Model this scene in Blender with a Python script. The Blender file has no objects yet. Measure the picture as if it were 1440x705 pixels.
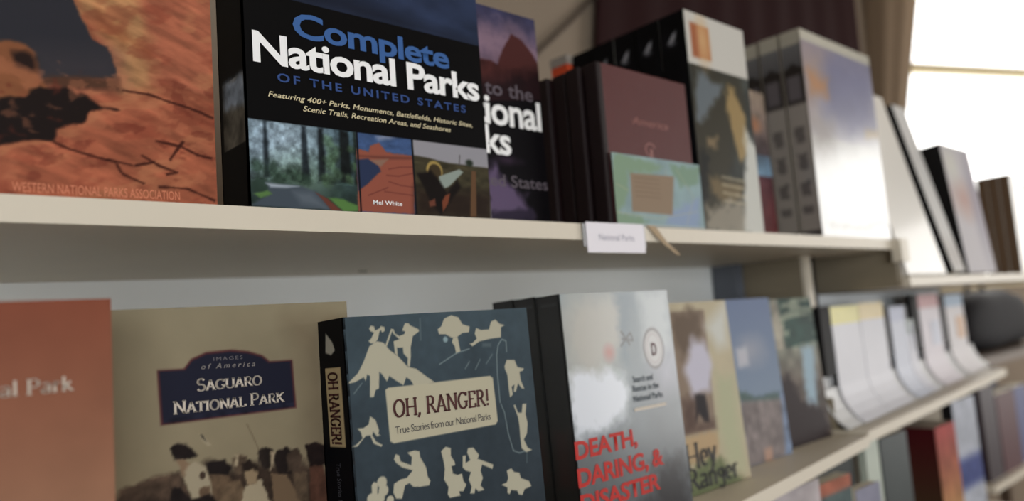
import bpy, math, random
import numpy as np
from mathutils import Vector, Matrix

random.seed(4)
scene = bpy.context.scene
C = scene.collection
H = 1.40                                   # height of the camera above the floor; all z below are relative to it

# ------------------------------------------------------------------ camera
cam_data = bpy.data.cameras.new('camera')
cam = bpy.data.objects.new('camera', cam_data)
C.objects.link(cam)
m = Matrix(((0.7433, -0.0113, -0.6689), (-0.6647, -0.1257, -0.7365), (-0.0758, 0.992, -0.1009)))
cam.matrix_world = Matrix.Translation((0, 0, H)) @ m.to_4x4()
cam_data.sensor_width = 36
cam_data.lens = 36 * 1075.13 / 1440
cam_data.clip_start = 0.01
cam_data.dof.use_dof = True
cam_data.dof.focus_distance = 0.56
cam_data.dof.aperture_fstop = 3.2
scene.camera = cam

# ------------------------------------------------------------------ daylight, added fill lights and exposure
scene.view_settings.view_transform = 'Standard'
scene.view_settings.look = 'None'
scene.view_settings.gamma = 1
scene.view_settings.use_curve_mapping = False
scene.view_settings.exposure = 0.12
world = bpy.data.worlds.new('sky')
scene.world = world
world.use_nodes = True
bg = world.node_tree.nodes['Background']
bg.inputs['Color'].default_value = (1.0, 0.985, 0.95, 1)
bg.inputs['Strength'].default_value = 3.2


def area(name, loc, target, sx, sy, power, col):
    d = bpy.data.lights.new(name, 'AREA')
    d.shape = 'RECTANGLE'
    d.size, d.size_y, d.energy, d.color = sx, sy, power, col
    o = bpy.data.objects.new(name, d)
    C.objects.link(o)
    o.location = loc
    o.rotation_euler = (Vector(target) - Vector(loc)).to_track_quat('-Z', 'Y').to_euler()
    return o


area('window_daylight', (5.6, 1.6, H + 2.9), (3.6, 0.2, H - 0.6), 2.2, 1.8, 160, (1.0, 0.97, 0.92))
area('right_fill', (5.0, -1.6, H + 0.15), (1.3, 0.5, H), 3.0, 1.8, 85, (1.0, 0.98, 0.95))  # added fill and glare light inside the room, no window here
area('rear_fill', (-0.9, -2.7, H + 0.10), (0.3, 0.5, H - 0.05), 2.4, 1.4, 82, (0.93, 0.97, 1.0))  # added fill light behind the camera, no window is built there
area('overhead_fill', (0.6, -0.9, H + 1.15), (0.6, -0.4, 0), 1.2, 0.6, 6, (1.0, 0.93, 0.82))  # weak fill added overhead, no fixture belongs to it


# ------------------------------------------------------------------ materials
def lin(c):
    c = np.asarray(c, float) / 255.0
    return np.where(c <= 0.04045, c / 12.92, ((c + 0.055) / 1.055) ** 2.4)


MATS = {}


def mat(name, col, rough=0.6, coat=0.0, bump=0.0, bscale=60, var=0.0, vscale=8, trans=0.0, metal=0.0, stretch=(1, 1, 1)):
    if name in MATS:
        return MATS[name]
    M = bpy.data.materials.new(name)
    M.use_nodes = True
    nt = M.node_tree
    p = nt.nodes['Principled BSDF']
    r, g, b = lin(col)
    p.inputs['Base Color'].default_value = (r, g, b, 1)
    p.inputs['Roughness'].default_value = rough
    p.inputs['Specular IOR Level'].default_value = 0.25
    p.inputs['Coat Weight'].default_value = coat
    p.inputs['Coat Roughness'].default_value = 0.12
    p.inputs['Metallic'].default_value = metal
    tc = nt.nodes.new('ShaderNodeTexCoord')
    mp = nt.nodes.new('ShaderNodeMapping')
    mp.inputs['Scale'].default_value = stretch
    nt.links.new(tc.outputs['Object'], mp.inputs['Vector'])
    if var:
        n = nt.nodes.new('ShaderNodeTexNoise')
        n.inputs['Scale'].default_value = vscale
        n.inputs['Detail'].default_value = 5
        nt.links.new(mp.outputs[0], n.inputs['Vector'])
        mx = nt.nodes.new('ShaderNodeMixRGB')
        mx.inputs[1].default_value = (r * (1 - var), g * (1 - var), b * (1 - var), 1)
        mx.inputs[2].default_value = (min(1, r * (1 + var)), min(1, g * (1 + var)), min(1, b * (1 + var)), 1)
        nt.links.new(n.outputs['Fac'], mx.inputs[0])
        nt.links.new(mx.outputs[0], p.inputs['Base Color'])
    if bump:
        n2 = nt.nodes.new('ShaderNodeTexNoise')
        n2.inputs['Scale'].default_value = bscale
        nt.links.new(mp.outputs[0], n2.inputs['Vector'])
        bp = nt.nodes.new('ShaderNodeBump')
        bp.inputs['Strength'].default_value = bump
        bp.inputs['Distance'].default_value = 0.002
        nt.links.new(n2.outputs['Fac'], bp.inputs['Height'])
        nt.links.new(bp.outputs[0], p.inputs['Normal'])
    if trans:
        tl = nt.nodes.new('ShaderNodeBsdfTranslucent')
        tl.inputs['Color'].default_value = (r, g, b, 1)
        ms = nt.nodes.new('ShaderNodeMixShader')
        ms.inputs[0].default_value = trans
        out = nt.nodes['Material Output']
        nt.links.new(p.outputs[0], ms.inputs[1])
        nt.links.new(tl.outputs[0], ms.inputs[2])
        nt.links.new(ms.outputs[0], out.inputs[0])
    MATS[name] = M
    return M


def print_mat(name, rough, coat):
    """Printed cover stock: colour comes from the cover's own colour attribute."""
    if name in MATS:
        return MATS[name]
    M = bpy.data.materials.new(name)
    M.use_nodes = True
    nt = M.node_tree
    p = nt.nodes['Principled BSDF']
    a = nt.nodes.new('ShaderNodeAttribute')
    a.attribute_name = 'ink'
    nt.links.new(a.outputs['Color'], p.inputs['Base Color'])
    p.inputs['Roughness'].default_value = rough
    p.inputs['Specular IOR Level'].default_value = 0.07 if coat < 0.1 else 0.4
    p.inputs['Coat Weight'].default_value = coat
    p.inputs['Coat Roughness'].default_value = 0.15
    MATS[name] = M
    return M


MATTE = print_mat('printed_card', 0.55, 0.0)
GLOSS = print_mat('printed_gloss', 0.5, 0.0)
SHINY = print_mat('printed_laminate', 0.3, 0.35)
PAGES = mat('page_edges', (205, 198, 180), 0.8, var=0.16, vscale=300, stretch=(0.05, 6, 0.05))
PAGES_DIM = mat('page_edges_grey', (150, 140, 128), 0.8, var=0.16, vscale=300, stretch=(0.05, 6, 0.05))
BOARD = mat('painted_board', (208, 199, 182), 0.45, bump=0.15, bscale=90, var=0.03, vscale=14)
BACKING = mat('white_backing', (238, 240, 238), 0.6, var=0.03, vscale=6)
BLACK = mat('black_card', (7, 6, 8), 0.7)


# ------------------------------------------------------------------ mesh helpers
def link(name, me, material, parent=None, loc=None):
    o = bpy.data.objects.new(name, me)
    C.objects.link(o)
    if material is not None:
        me.materials.append(material)
    if parent is not None:
        o.parent = parent
    if loc is not None:
        o.location = loc
    return o


def mesh_of(name, verts, faces, smooth=False):
    me = bpy.data.meshes.new(name)
    me.from_pydata([tuple(v) for v in verts], [], faces)
    me.update()
    if smooth:
        for p in me.polygons:
            p.use_smooth = True
    return me


def box_data(x0, x1, y0, y1, z0, z1, b=0.0):
    """a box; with b > 0 its twelve edges are chamfered"""
    import bmesh
    bm = bmesh.new()
    bmesh.ops.create_cube(bm, size=1)
    for v in bm.verts:
        v.co = Vector(((x0 + x1) / 2 + v.co.x * (x1 - x0), (y0 + y1) / 2 + v.co.y * (y1 - y0), (z0 + z1) / 2 + v.co.z * (z1 - z0)))
    if b:
        bmesh.ops.bevel(bm, geom=bm.edges[:], offset=b, segments=2, affect='EDGES', profile=0.5)
    me = bpy.data.meshes.new('box')
    bm.to_mesh(me)
    bm.free()
    return me


def box(name, x0, x1, y0, y1, z0, z1, material, parent=None, b=0.0):
    return link(name, box_data(x0, x1, y0, y1, z0, z1, b), material, parent)


def thing(name, label, cat, loc, group=None, rot=(0, 0, 0)):
    o = bpy.data.objects.new(name, None)
    C.objects.link(o)
    o.empty_display_size = 0.02
    o.location = (loc[0], loc[1], loc[2] + H)
    o.rotation_euler = rot
    tag(o, label, cat, group)
    return o


def tag(o, label, cat, group=None):
    o['label'] = label
    o['category'] = cat
    if group:
        o['group'] = group
    return o


def tube_mesh(name, pts, rad, n=8):
    vs, fs = [], []
    for i, p in enumerate(pts):
        p = Vector(p)
        d = (Vector(pts[min(i + 1, len(pts) - 1)]) - Vector(pts[max(i - 1, 0)])).normalized()
        a = d.cross(Vector((0.03, 1, 0.02))).normalized()
        b = d.cross(a)
        for k in range(n):
            t = 2 * math.pi * k / n
            vs.append(p + (a * math.cos(t) + b * math.sin(t)) * rad)
    for i in range(len(pts) - 1):
        for k in range(n):
            fs.append((i * n + k, i * n + (k + 1) % n, (i + 1) * n + (k + 1) % n, (i + 1) * n + k))
    fs += [tuple(range(n))[::-1], tuple(range(len(pts) * n - n, len(pts) * n))]
    return mesh_of(name, vs, fs, True)


def structure(o):
    o['kind'] = 'structure'
    return o


def dup(root, dx, dy, label):
    """a copy of a thing with copies of its parts and sub-parts"""
    r = root.copy()
    C.objects.link(r)
    r.location = (root.location.x + dx, root.location.y + dy, root.location.z)
    r['label'] = label
    for ch in list(root.children):
        c = ch.copy()
        C.objects.link(c)
        c.parent = r
        for g in list(ch.children):
            d = g.copy()
            C.objects.link(d)
            d.parent = c
    return r


# ------------------------------------------------------------------ printing inks on a cover: a grid of coloured points
def fbm(x, y, scale, seed=0, octv=4):
    rng = np.random.RandomState(seed)
    out = np.zeros_like(x)
    amp, tot, f = 1.0, 0.0, 1.0 / scale
    for _ in range(octv):
        L = rng.rand(64, 64)
        X = x * f + 7.3
        Y = y * f + 3.1
        xi = np.floor(X).astype(int)
        yi = np.floor(Y).astype(int)
        fx = X - xi
        fy = Y - yi
        fx = fx * fx * (3 - 2 * fx)
        fy = fy * fy * (3 - 2 * fy)
        a = L[xi % 64, yi % 64]
        b = L[(xi + 1) % 64, yi % 64]
        c = L[xi % 64, (yi + 1) % 64]
        d = L[(xi + 1) % 64, (yi + 1) % 64]
        out += amp * ((a * (1 - fx) + b * fx) * (1 - fy) + (c * (1 - fx) + d * fx) * fy)
        tot += amp
        amp *= 0.5
        f *= 2
    return out / tot


class Ink:
    def __init__(s, w, h, cell, base):
        s.w, s.h = w, h
        s.nx = max(2, int(round(w / cell)) + 1)
        s.ny = max(2, int(round(h / cell)) + 1)
        s.U, s.V = np.meshgrid(np.linspace(0, w, s.nx), np.linspace(0, h, s.ny))
        s.cell = cell
        s.c = np.ones((s.ny, s.nx, 3)) * np.array(base, float)

    def sub(s, pts, pad):
        a = np.array(pts)
        u0, v0 = a.min(0) - pad
        u1, v1 = a.max(0) + pad
        i0 = int(max(0, min(s.nx - 1, math.floor(u0 / s.w * (s.nx - 1)))))
        i1 = int(max(0, min(s.nx, math.ceil(u1 / s.w * (s.nx - 1)) + 1)))
        j0 = int(max(0, min(s.ny - 1, math.floor(v0 / s.h * (s.ny - 1)))))
        j1 = int(max(0, min(s.ny, math.ceil(v1 / s.h * (s.ny - 1)) + 1)))
        return slice(j0, j1), slice(i0, i1)

    def put(s, sl, m, col):
        if isinstance(col, np.ndarray) and col.ndim == 3:
            col = col[sl]
        s.c[sl] = s.c[sl] * (1 - m[..., None]) + np.asarray(col, float) * m[..., None]

    def poly(s, pts, col, soft=0.0004, rough=0.0, rs=0.008, seed=1, a=1.0):
        sl = s.sub(pts, soft + rough + 0.001)
        u, v = s.U[sl], s.V[sl]
        if u.size == 0:
            return
        d = np.full(u.shape, 1e9)
        ins = np.zeros(u.shape, bool)
        n = len(pts)
        for i in range(n):
            x0, y0 = pts[i]
            x1, y1 = pts[(i + 1) % n]
            ex, ey = x1 - x0, y1 - y0
            t = np.clip(((u - x0) * ex + (v - y0) * ey) / (ex * ex + ey * ey + 1e-12), 0, 1)
            d = np.minimum(d, np.hypot(u - x0 - t * ex, v - y0 - t * ey))
            if y0 != y1:
                cr = ((y0 > v) != (y1 > v)) & (u < (x1 - x0) * (v - y0) / (y1 - y0) + x0)
                ins ^= cr
        d = np.where(ins, d, -d)
        if rough:
            d = d + (fbm(u, v, rs, seed) - 0.5) * 2 * rough
        m = np.clip(0.5 + d / (2 * max(soft, s.cell * 0.5)), 0, 1) * a
        s.put(sl, m, col)

    def ell(s, cu, cv, ru, rv, col, soft=0.15, a=1.0, rough=0.0, rs=0.01, seed=1):
        sl = s.sub([(cu - ru * (1 + soft + rough), cv - rv * (1 + soft + rough)), (cu + ru * (1 + soft + rough), cv + rv * (1 + soft + rough))], 0.001)
        u, v = s.U[sl], s.V[sl]
        if u.size == 0:
            return
        r = np.hypot((u - cu) / ru, (v - cv) / rv)
        if rough:
            r = r + (fbm(u, v, rs, seed) - 0.5) * 2 * rough
        s.put(sl, np.clip(0.5 + (1 - r) / (2 * soft), 0, 1) * a, col)

    def line(s, pts, w, col, a=1.0, rough=0.0):
        for p, q in zip(pts[:-1], pts[1:]):
            dx, dy = q[0] - p[0], q[1] - p[1]
            L = math.hypot(dx, dy) + 1e-9
            nx, ny = -dy / L * w / 2, dx / L * w / 2
            s.poly([(p[0] + nx, p[1] + ny), (q[0] + nx, q[1] + ny), (q[0] - nx, q[1] - ny), (p[0] - nx, p[1] - ny)], col, soft=w * 0.3, rough=rough, rs=0.004, a=a)

    def rect(s, u0, v0, u1, v1, col, soft=0.0004, a=1.0):
        s.poly([(u0, v0), (u1, v0), (u1, v1), (u0, v1)], col, soft, a=a)

    def grad(s, v0, v1, c0, c1, u0=-1, u1=9):
        t = np.clip((s.V - v0) / (v1 - v0), 0, 1)[..., None]
        g = np.array(c0, float) * (1 - t) + np.array(c1, float) * t
        m = ((s.V >= v0) & (s.V <= v1) & (s.U >= u0) & (s.U <= u1))[..., None]
        s.c = np.where(m, g, s.c)

    def mottle(s, amt, scale, seed=0, sx=1.0, sy=1.0, mask=None, octv=4):
        n = (fbm(s.U * sx, s.V * sy, scale, seed, octv) - 0.5) * 2 * amt
        if mask is not None:
            n = n * mask
        s.c = s.c * (1 + n[..., None])


def printed(name, ink, t, parent, material=GLOSS, face='front', edge=BLACK, off=(0, 0, 0)):
    """a slab of thickness t whose outer face carries the ink grid. front: faces -Y; spine: faces -X"""
    nx, ny = ink.nx, ink.ny
    n = nx * ny
    u = ink.U.ravel()
    v = ink.V.ravel()
    co = np.zeros((n + 8, 3))
    w, h = ink.w, ink.h
    if face == 'front':
        co[:n, 0], co[:n, 2] = u, v
        bx = [(0, 0, 0), (w, 0, 0), (w, t, 0), (0, t, 0), (0, 0, h), (w, 0, h), (w, t, h), (0, t, h)]
        bf = [(0, 3, 2, 1), (1, 2, 6, 5), (2, 3, 7, 6), (3, 0, 4, 7), (4, 5, 6, 7)]
    else:
        co[:n, 1], co[:n, 2] = w - u, v
        bx = [(0, 0, 0), (t, 0, 0), (t, w, 0), (0, w, 0), (0, 0, h), (t, 0, h), (t, w, h), (0, w, h)]
        bf = [(0, 3, 2, 1), (0, 1, 5, 4), (1, 2, 6, 5), (2, 3, 7, 6), (4, 5, 6, 7)]
    co[n:] = bx
    i, j = np.meshgrid(np.arange(nx - 1), np.arange(ny - 1))
    a = (j * nx + i).ravel()
    q = np.stack([a, a + 1, a + 1 + nx, a + nx], 1)
    q = np.concatenate([q, np.array(bf) + n]).astype(np.int32)
    me = bpy.data.meshes.new(name)
    me.vertices.add(len(co))
    me.vertices.foreach_set('co', co.ravel().astype(np.float32))
    nf = len(q)
    me.loops.add(nf * 4)
    me.loops.foreach_set('vertex_index', q.ravel())
    me.polygons.add(nf)
    me.polygons.foreach_set('loop_start', np.arange(nf, dtype=np.int32) * 4)
    mi = np.zeros(nf, np.int32)
    mi[-5:] = 1
    me.update(calc_edges=True)
    me.materials.append(material)
    me.materials.append(edge)
    me.polygons.foreach_set('material_index', mi)
    at = me.color_attributes.new('ink', 'FLOAT_COLOR', 'POINT')
    col = np.ones((len(co), 4), np.float32)
    rgb = lin(np.clip(ink.c.reshape(-1, 3), 0, 255))
    lum = rgb @ np.array([0.21, 0.72, 0.07])
    col[:n, :3] = (rgb * 0.84 + lum[:, None] * 0.16) * 0.78      # printing inks are duller than pure colour
    at.data.foreach_set('color', col.ravel())
    me.update()
    o = link(name, me, None, parent)
    o.location = off
    return o


# ------------------------------------------------------------------ lettering
def sans_mesh(s, bold=0.0, shear=0.0, space=1.0):
    cu = bpy.data.curves.new('letters', 'FONT')
    cu.body = s
    cu.offset = bold
    cu.shear = shear
    cu.space_character = space
    cu.resolution_u = 3
    o = bpy.data.objects.new('letters', cu)
    C.objects.link(o)
    bpy.context.view_layer.update()
    dg = bpy.context.evaluated_depsgraph_get()
    me = bpy.data.meshes.new_from_object(o.evaluated_get(dg))
    bpy.data.objects.remove(o)
    bpy.data.curves.remove(cu)
    co = np.zeros(len(me.vertices) * 3, np.float32)
    me.vertices.foreach_get('co', co)
    return me, co.reshape(-1, 3)


def arc(cx, cy, rx, ry, a0, a1, n=10):
    return [(cx + rx * math.cos(math.radians(a0 + (a1 - a0) * i / n)), cy + ry * math.sin(math.radians(a0 + (a1 - a0) * i / n))) for i in range(n + 1)]


def sf(x, y, w=0.16):
    return [(x - w, y), (x + w, y)]


G = {   # roman letters as pen strokes: (advance, strokes)
    'A': (0.78, [[(0.08, 0), (0.38, 1)], [(0.38, 1), (0.68, 0)], [(0.17, 0.32), (0.58, 0.32)], sf(0.08, 0, .1), sf(0.68, 0, .12)]),
    'E': (0.66, [[(0.14, 0), (0.14, 1)], [(0.04, 1), (0.56, 1)], [(0.04, 0), (0.58, 0)], [(0.14, 0.52), (0.44, 0.52)], [(0.56, 1), (0.56, 0.82)], [(0.58, 0), (0.58, 0.2)]]),
    'G': (0.82, [arc(0.42, 0.5, 0.34, 0.5, 45, 320, 16), [(0.68, 0.12), (0.68, 0.42)], [(0.52, 0.42), (0.78, 0.42)], [(0.67, 0.8), (0.67, 0.98)]]),
    'H': (0.84, [[(0.14, 0), (0.14, 1)], [(0.7, 0), (0.7, 1)], [(0.14, 0.5), (0.7, 0.5)], sf(0.14, 0, .11), sf(0.14, 1, .11), sf(0.7, 0, .11), sf(0.7, 1, .11)]),
    'I': (0.36, [[(0.18, 0), (0.18, 1)], sf(0.18, 0, .12), sf(0.18, 1, .12)]),
    'K': (0.76, [[(0.14, 0), (0.14, 1)], [(0.14, 0.42), (0.6, 1)], [(0.28, 0.58), (0.68, 0)], sf(0.14, 0, .11), sf(0.14, 1, .11), sf(0.62, 1, .1), sf(0.68, 0, .1)]),
    'L': (0.62, [[(0.14, 0), (0.14, 1)], [(0.04, 0), (0.56, 0)], [(0.56, 0), (0.56, 0.2)], sf(0.14, 1, .11)]),
    'M': (0.96, [[(0.14, 0), (0.16, 1)], [(0.16, 1), (0.48, 0.1)], [(0.48, 0.1), (0.8, 1)], [(0.8, 1), (0.83, 0)], sf(0.14, 0, .1), sf(0.83, 0, .11)]),
    'N': (0.84, [[(0.14, 0), (0.14, 1)], [(0.14, 1), (0.7, 0)], [(0.7, 0), (0.7, 1)], sf(0.14, 0, .1), sf(0.1, 1, .08), sf(0.7, 1, .1)]),
    'O': (0.84, [arc(0.42, 0.5, 0.34, 0.5, 0, 360, 20)]),
    'P': (0.66, [[(0.14, 0), (0.14, 1)], [(0.04, 1), (0.34, 1)] + arc(0.34, 0.73, 0.22, 0.27, 90, -90, 8) + [(0.14, 0.46)], sf(0.14, 0, .12)]),
    'R': (0.74, [[(0.14, 0), (0.14, 1)], [(0.04, 1), (0.34, 1)] + arc(0.34, 0.75, 0.2, 0.25, 90, -90, 8) + [(0.14, 0.5)], [(0.34, 0.5), (0.66, 0)], sf(0.14, 0, .11), sf(0.67, 0, .08)]),
    'S': (0.6, [arc(0.29, 0.75, 0.2, 0.25, 30, 250, 10) + arc(0.29, 0.26, 0.23, 0.26, 80, -150, 10)]),
    'T': (0.7, [[(0.35, 0), (0.35, 1)], [(0.04, 1), (0.66, 1)], sf(0.35, 0, .12), [(0.04, 1), (0.04, 0.84)], [(0.66, 1), (0.66, 0.84)]]),
    'U': (0.82, [[(0.14, 1), (0.14, 0.3)] + arc(0.41, 0.3, 0.27, 0.3, 180, 360, 8) + [(0.68, 1)], sf(0.14, 1, .11), sf(0.68, 1, .1)]),
    '!': (0.34, [[(0.16, 0.3), (0.16, 1)], [(0.16, 0.0), (0.16, 0.1)]]),
    ',': (0.3, [[(0.14, 0.08), (0.14, 0.0), (0.06, -0.16)]]),
    ' ': (0.34, []),
    'a': (0.52, [arc(0.24, 0.5, 0.15, 0.16, 150, 0, 6) + [(0.39, 0.06), (0.46, 0.02)], [(0.39, 0.36), (0.2, 0.3)] + arc(0.2, 0.15, 0.14, 0.15, 100, 300, 7) + [(0.39, 0.12)]]),
    'e': (0.5, [[(0.08, 0.36), (0.42, 0.36)] + arc(0.25, 0.34, 0.18, 0.32, 5, 300, 12)]),
    'f': (0.36, [[(0.16, 0), (0.16, 0.8)] + arc(0.28, 0.8, 0.12, 0.2, 180, 60, 5), [(0.04, 0.64), (0.3, 0.64)]]),
    'g': (0.52, [arc(0.24, 0.46, 0.16, 0.2, 0, 360, 12), [(0.4, 0.66), (0.4, -0.1)] + arc(0.24, -0.1, 0.16, 0.2, 0, -160, 6)]),
    'k': (0.56, [[(0.12, 0), (0.12, 1)], [(0.12, 0.26), (0.42, 0.64)], [(0.22, 0.38), (0.5, 0)], sf(0.12, 0, .09), sf(0.5, 0, .07)]),
    'l': (0.28, [[(0.14, 0), (0.14, 1)], sf(0.14, 0, .1)]),
    'n': (0.58, [[(0.12, 0), (0.12, 0.66)], arc(0.28, 0.46, 0.16, 0.2, 180, 0, 7) + [(0.44, 0)], sf(0.12, 0, .09), sf(0.44, 0, .08)]),
    'r': (0.42, [[(0.12, 0), (0.12, 0.66)], arc(0.26, 0.46, 0.14, 0.2, 180, 60, 5), sf(0.12, 0, .1)]),
    'o': (0.54, [arc(0.27, 0.33, 0.2, 0.33, 0, 360, 14)]),
    't': (0.38, [[(0.16, 0.84), (0.16, 0.12), (0.24, 0.01), (0.34, 0.05)], [(0.04, 0.64), (0.32, 0.64)]]),
    'i': (0.28, [[(0.14, 0), (0.14, 0.66)], sf(0.14, 0, .1), [(0.14, 0.86), (0.14, 0.97)]]),
    'y': (0.52, [[(0.06, 0.66), (0.26, 0.05)], [(0.46, 0.66), (0.22, -0.1), (0.1, -0.28)], sf(0.06, 0.66, .07), sf(0.46, 0.66, .06)]),
}


def roman_mesh(s, thick=0.13, thin=0.06, small=None):
    """small: cap scale for every letter that does not start a word (small capitals)"""
    vs, fs = [], []
    x = 0.0
    start = True
    for ch in s:
        adv, strokes = G[ch]
        k = 1.0 if (small is None or start) else small
        start = ch == ' '
        for st in strokes:
            pts = [(x + px * k, py * k) for px, py in st]
            for (ax, ay), (bx, by) in zip(pts[:-1], pts[1:]):
                L = math.hypot(bx - ax, by - ay) + 1e-9
                slope = abs(by - ay) / L
                w = (thin + (thick - thin) * slope) / 2
                dx, dy = (bx - ax) / L, (by - ay) / L
                e = w * 0.35
                ax2, ay2, bx2, by2 = ax - dx * e, ay - dy * e, bx + dx * e, by + dy * e
                i = len(vs)
                z = 0
                vs += [(ax2 + dy * w, ay2 - dx * w, z), (bx2 + dy * w, by2 - dx * w, z), (bx2 - dy * w, by2 + dx * w, z), (ax2 - dy * w, ay2 + dx * w, z)]
                fs.append((i, i + 1, i + 2, i + 3))
        x += adv * k
    me = mesh_of('letters', vs, fs)
    return me, np.array(vs, float)


def place_text(name, kind, s, a, b, top, material, parent, d=-0.0004, face='front', T=0.0, **kw):
    """lettering on a face: baseline from a to b, capitals as tall as top above a (u, v on the face)"""
    if kind == 'sans':
        me, co = sans_mesh(s, **kw)
        cap = 0.729
    else:
        me, co = roman_mesh(s, **kw)
        cap = 1.0
    x0, x1 = co[:, 0].min(), co[:, 0].max()
    W = math.hypot(b[0] - a[0], b[1] - a[1])
    ang = math.atan2(b[1] - a[1], b[0] - a[0])
    hgt = math.hypot(top[0] - a[0], top[1] - a[1]) if not isinstance(top, (int, float)) else top
    X = (co[:, 0] - x0) / (x1 - x0) * W
    Y = co[:, 1] / cap * hgt
    u = a[0] + X * math.cos(ang) - Y * math.sin(ang)
    v = a[1] + X * math.sin(ang) + Y * math.cos(ang)
    out = np.zeros_like(co)
    if face == 'front':
        out[:, 0], out[:, 1], out[:, 2] = u, d, v
    else:
        out[:, 0], out[:, 1], out[:, 2] = d, T - u, v
    me.vertices.foreach_set('co', out.astype(np.float32).ravel())
    me.update()
    me.materials.clear()
    return link(name, me, material, parent)


W_INK = mat('white_ink', (238, 238, 238), 0.5)
BLUE_INK = mat('blue_ink', (52, 92, 150), 0.5)
BLUE2_INK = mat('dark_blue_ink', (45, 72, 128), 0.5)
GREY_INK = mat('grey_ink', (92, 84, 92), 0.5)
CREAM_INK = mat('cream_ink', (208, 196, 160), 0.5)
BROWN_INK = mat('brown_ink', (74, 40, 38), 0.5)
RED_INK = mat('red_ink', (178, 40, 34), 0.5)
BLACK_INK = mat('black_ink', (24, 22, 24), 0.5)
PALE_INK = mat('pale_ink', (196, 186, 172), 0.5)
PINK_INK = mat('salmon_ink', (208, 128, 96), 0.5)


# ------------------------------------------------------------------ a book: front cover, spine, back cover, page block
def book(name, label, cat, x, y, z, w, h, T, lean=0, yaw=0, front=None, spine=None, back=None, group=None, ct=0.0016,
         inset=0.0, gloss=GLOSS, edge=BLACK, pages=PAGES, spine_mat=None):
    r = thing(name, label, cat, (x, y, z + T * math.sin(math.radians(lean))), group, (-math.radians(lean), 0, math.radians(yaw)))
    if isinstance(front, Ink):
        printed('front_cover', front, ct, r, gloss, 'front', edge)
    else:
        box('front_cover', 0, w, 0, ct, 0, h, front, r)
    if isinstance(spine, Ink):
        printed('spine', spine, ct, r, gloss, 'spine', edge)
    else:
        box('spine', 0, ct, 0.0002, T - 0.0002, 0, h, spine or edge, r, b=0.0004)
    box('back_cover', 0, w, T - ct, T, 0, h, back or edge, r)
    box('page_block', ct + 0.0002, w - 0.0005 - inset, ct + 0.0002, T - ct - 0.0002, inset, h - 0.0004 - inset, pages, r)
    return r

# ================================================================== THE ROOM
WALL = mat('beige_wall', (138, 124, 108), 0.8, bump=0.2, bscale=40, var=0.05, vscale=3)
FRAME = mat('window_paint', (206, 190, 150), 0.5, var=0.03)
FLOOR = mat('brown_floor', (96, 80, 68), 0.6, var=0.2, vscale=3)
GREY_SIDE = mat('grey_side', (96, 100, 108), 0.6)
BROWN_PANEL = mat('brown_panel', (128, 118, 100), 0.6, var=0.06, vscale=9, stretch=(1, 1, 6))


def flat(name, pts, z0, z1, material, parent=None):
    """a prism: plan outline pts (counter-clockwise) from z0 to z1"""
    n = len(pts)
    v = [(x, y, z0) for x, y in pts] + [(x, y, z1) for x, y in pts]
    f = [tuple(range(n))[::-1], tuple(range(n, 2 * n))] + [(i, (i + 1) % n, n + (i + 1) % n, n + i) for i in range(n)]
    return link(name, mesh_of(name, v, f), material, parent)


ROOM = [(-2.6, -3.1), (8.95, -3.1), (8.95, -1.15), (3.45, 1.35), (-2.6, 1.35)]
structure(flat('floor', ROOM, -0.1, 0, FLOOR))
structure(flat('ceiling', ROOM, 3.1, 3.2, WALL))
structure(flat('wall_back', [(-2.6, 1.3), (3.45, 1.3), (3.45, 1.4), (-2.6, 1.4)], 0, 3.1, WALL))
structure(flat('wall_left', [(-2.6, -3.0), (-2.5, -3.0), (-2.5, 1.3), (-2.6, 1.3)], 0, 3.1, WALL))
structure(flat('wall_front', [(-2.6, -3.1), (8.9, -3.1), (8.9, -3.0), (-2.6, -3.0)], 0, 3.1, WALL))
# window wall: runs from the corner (3.45, 1.3) along (0.917, -0.398)
DX, DY = 0.917, -0.398


def wp(t, n=0.0):
    return (3.45 + DX * t - DY * n, 1.3 + DY * t + DX * n)      # n > 0 is outdoors


def wall_piece(name, t0, t1, z0, z1, material, n0=0.0, n1=0.1, parent=None):
    return flat(name, [wp(t0, n0), wp(t1, n0), wp(t1, n1), wp(t0, n1)], z0, z1, material, parent)


structure(wall_piece('wall_window', 0.0, 0.03, 0, 3.1, WALL))
structure(wall_piece('wall_window', 0.03, 2.9, 0, H + 0.02, WALL))
structure(wall_piece('wall_window', 0.03, 2.9, H + 1.62, 3.1, WALL))
structure(wall_piece('wall_window', 2.9, 6.0, 0, 3.1, WALL))
ex, ey = wp(6.0)
structure(flat('wall_right', [(ex, -3.0), (ex + 0.1, -3.0), (ex + 0.1, ey), (ex, ey)], 0, 3.1, WALL))
win = wall_piece('window_1', 0.02, 2.9, H + 0.02, H + 0.07, FRAME, -0.03, 0.06)
structure(win)
wall_piece('window_frame', 0.03, 2.9, H + 1.575, H + 1.62, FRAME, 0.0, 0.06, win)
wall_piece('window_frame', 0.03, 0.08, H + 0.07, H + 1.575, FRAME, 0.0, 0.06, win)
wall_piece('window_frame', 2.85, 2.9, H + 0.07, H + 1.575, FRAME, 0.0, 0.06, win)
wall_piece('mullion', 0.08, 2.85, H + 1.012, H + 1.052, FRAME, 0.01, 0.05, win)
wall_piece('mullion', 1.55, 1.59, H + 0.07, H + 1.012, FRAME, 0.01, 0.05, win)
GLASS = bpy.data.materials.new('window_glass')
GLASS.use_nodes = True
nt = GLASS.node_tree
nt.nodes.remove(nt.nodes['Principled BSDF'])
tr = nt.nodes.new('ShaderNodeBsdfTransparent')
gl = nt.nodes.new('ShaderNodeBsdfGlossy')
gl.inputs['Roughness'].default_value = 0.05
mx = nt.nodes.new('ShaderNodeMixShader')
mx.inputs[0].default_value = 0.06
nt.links.new(tr.outputs[0], mx.inputs[1])
nt.links.new(gl.outputs[0], mx.inputs[2])
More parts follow.
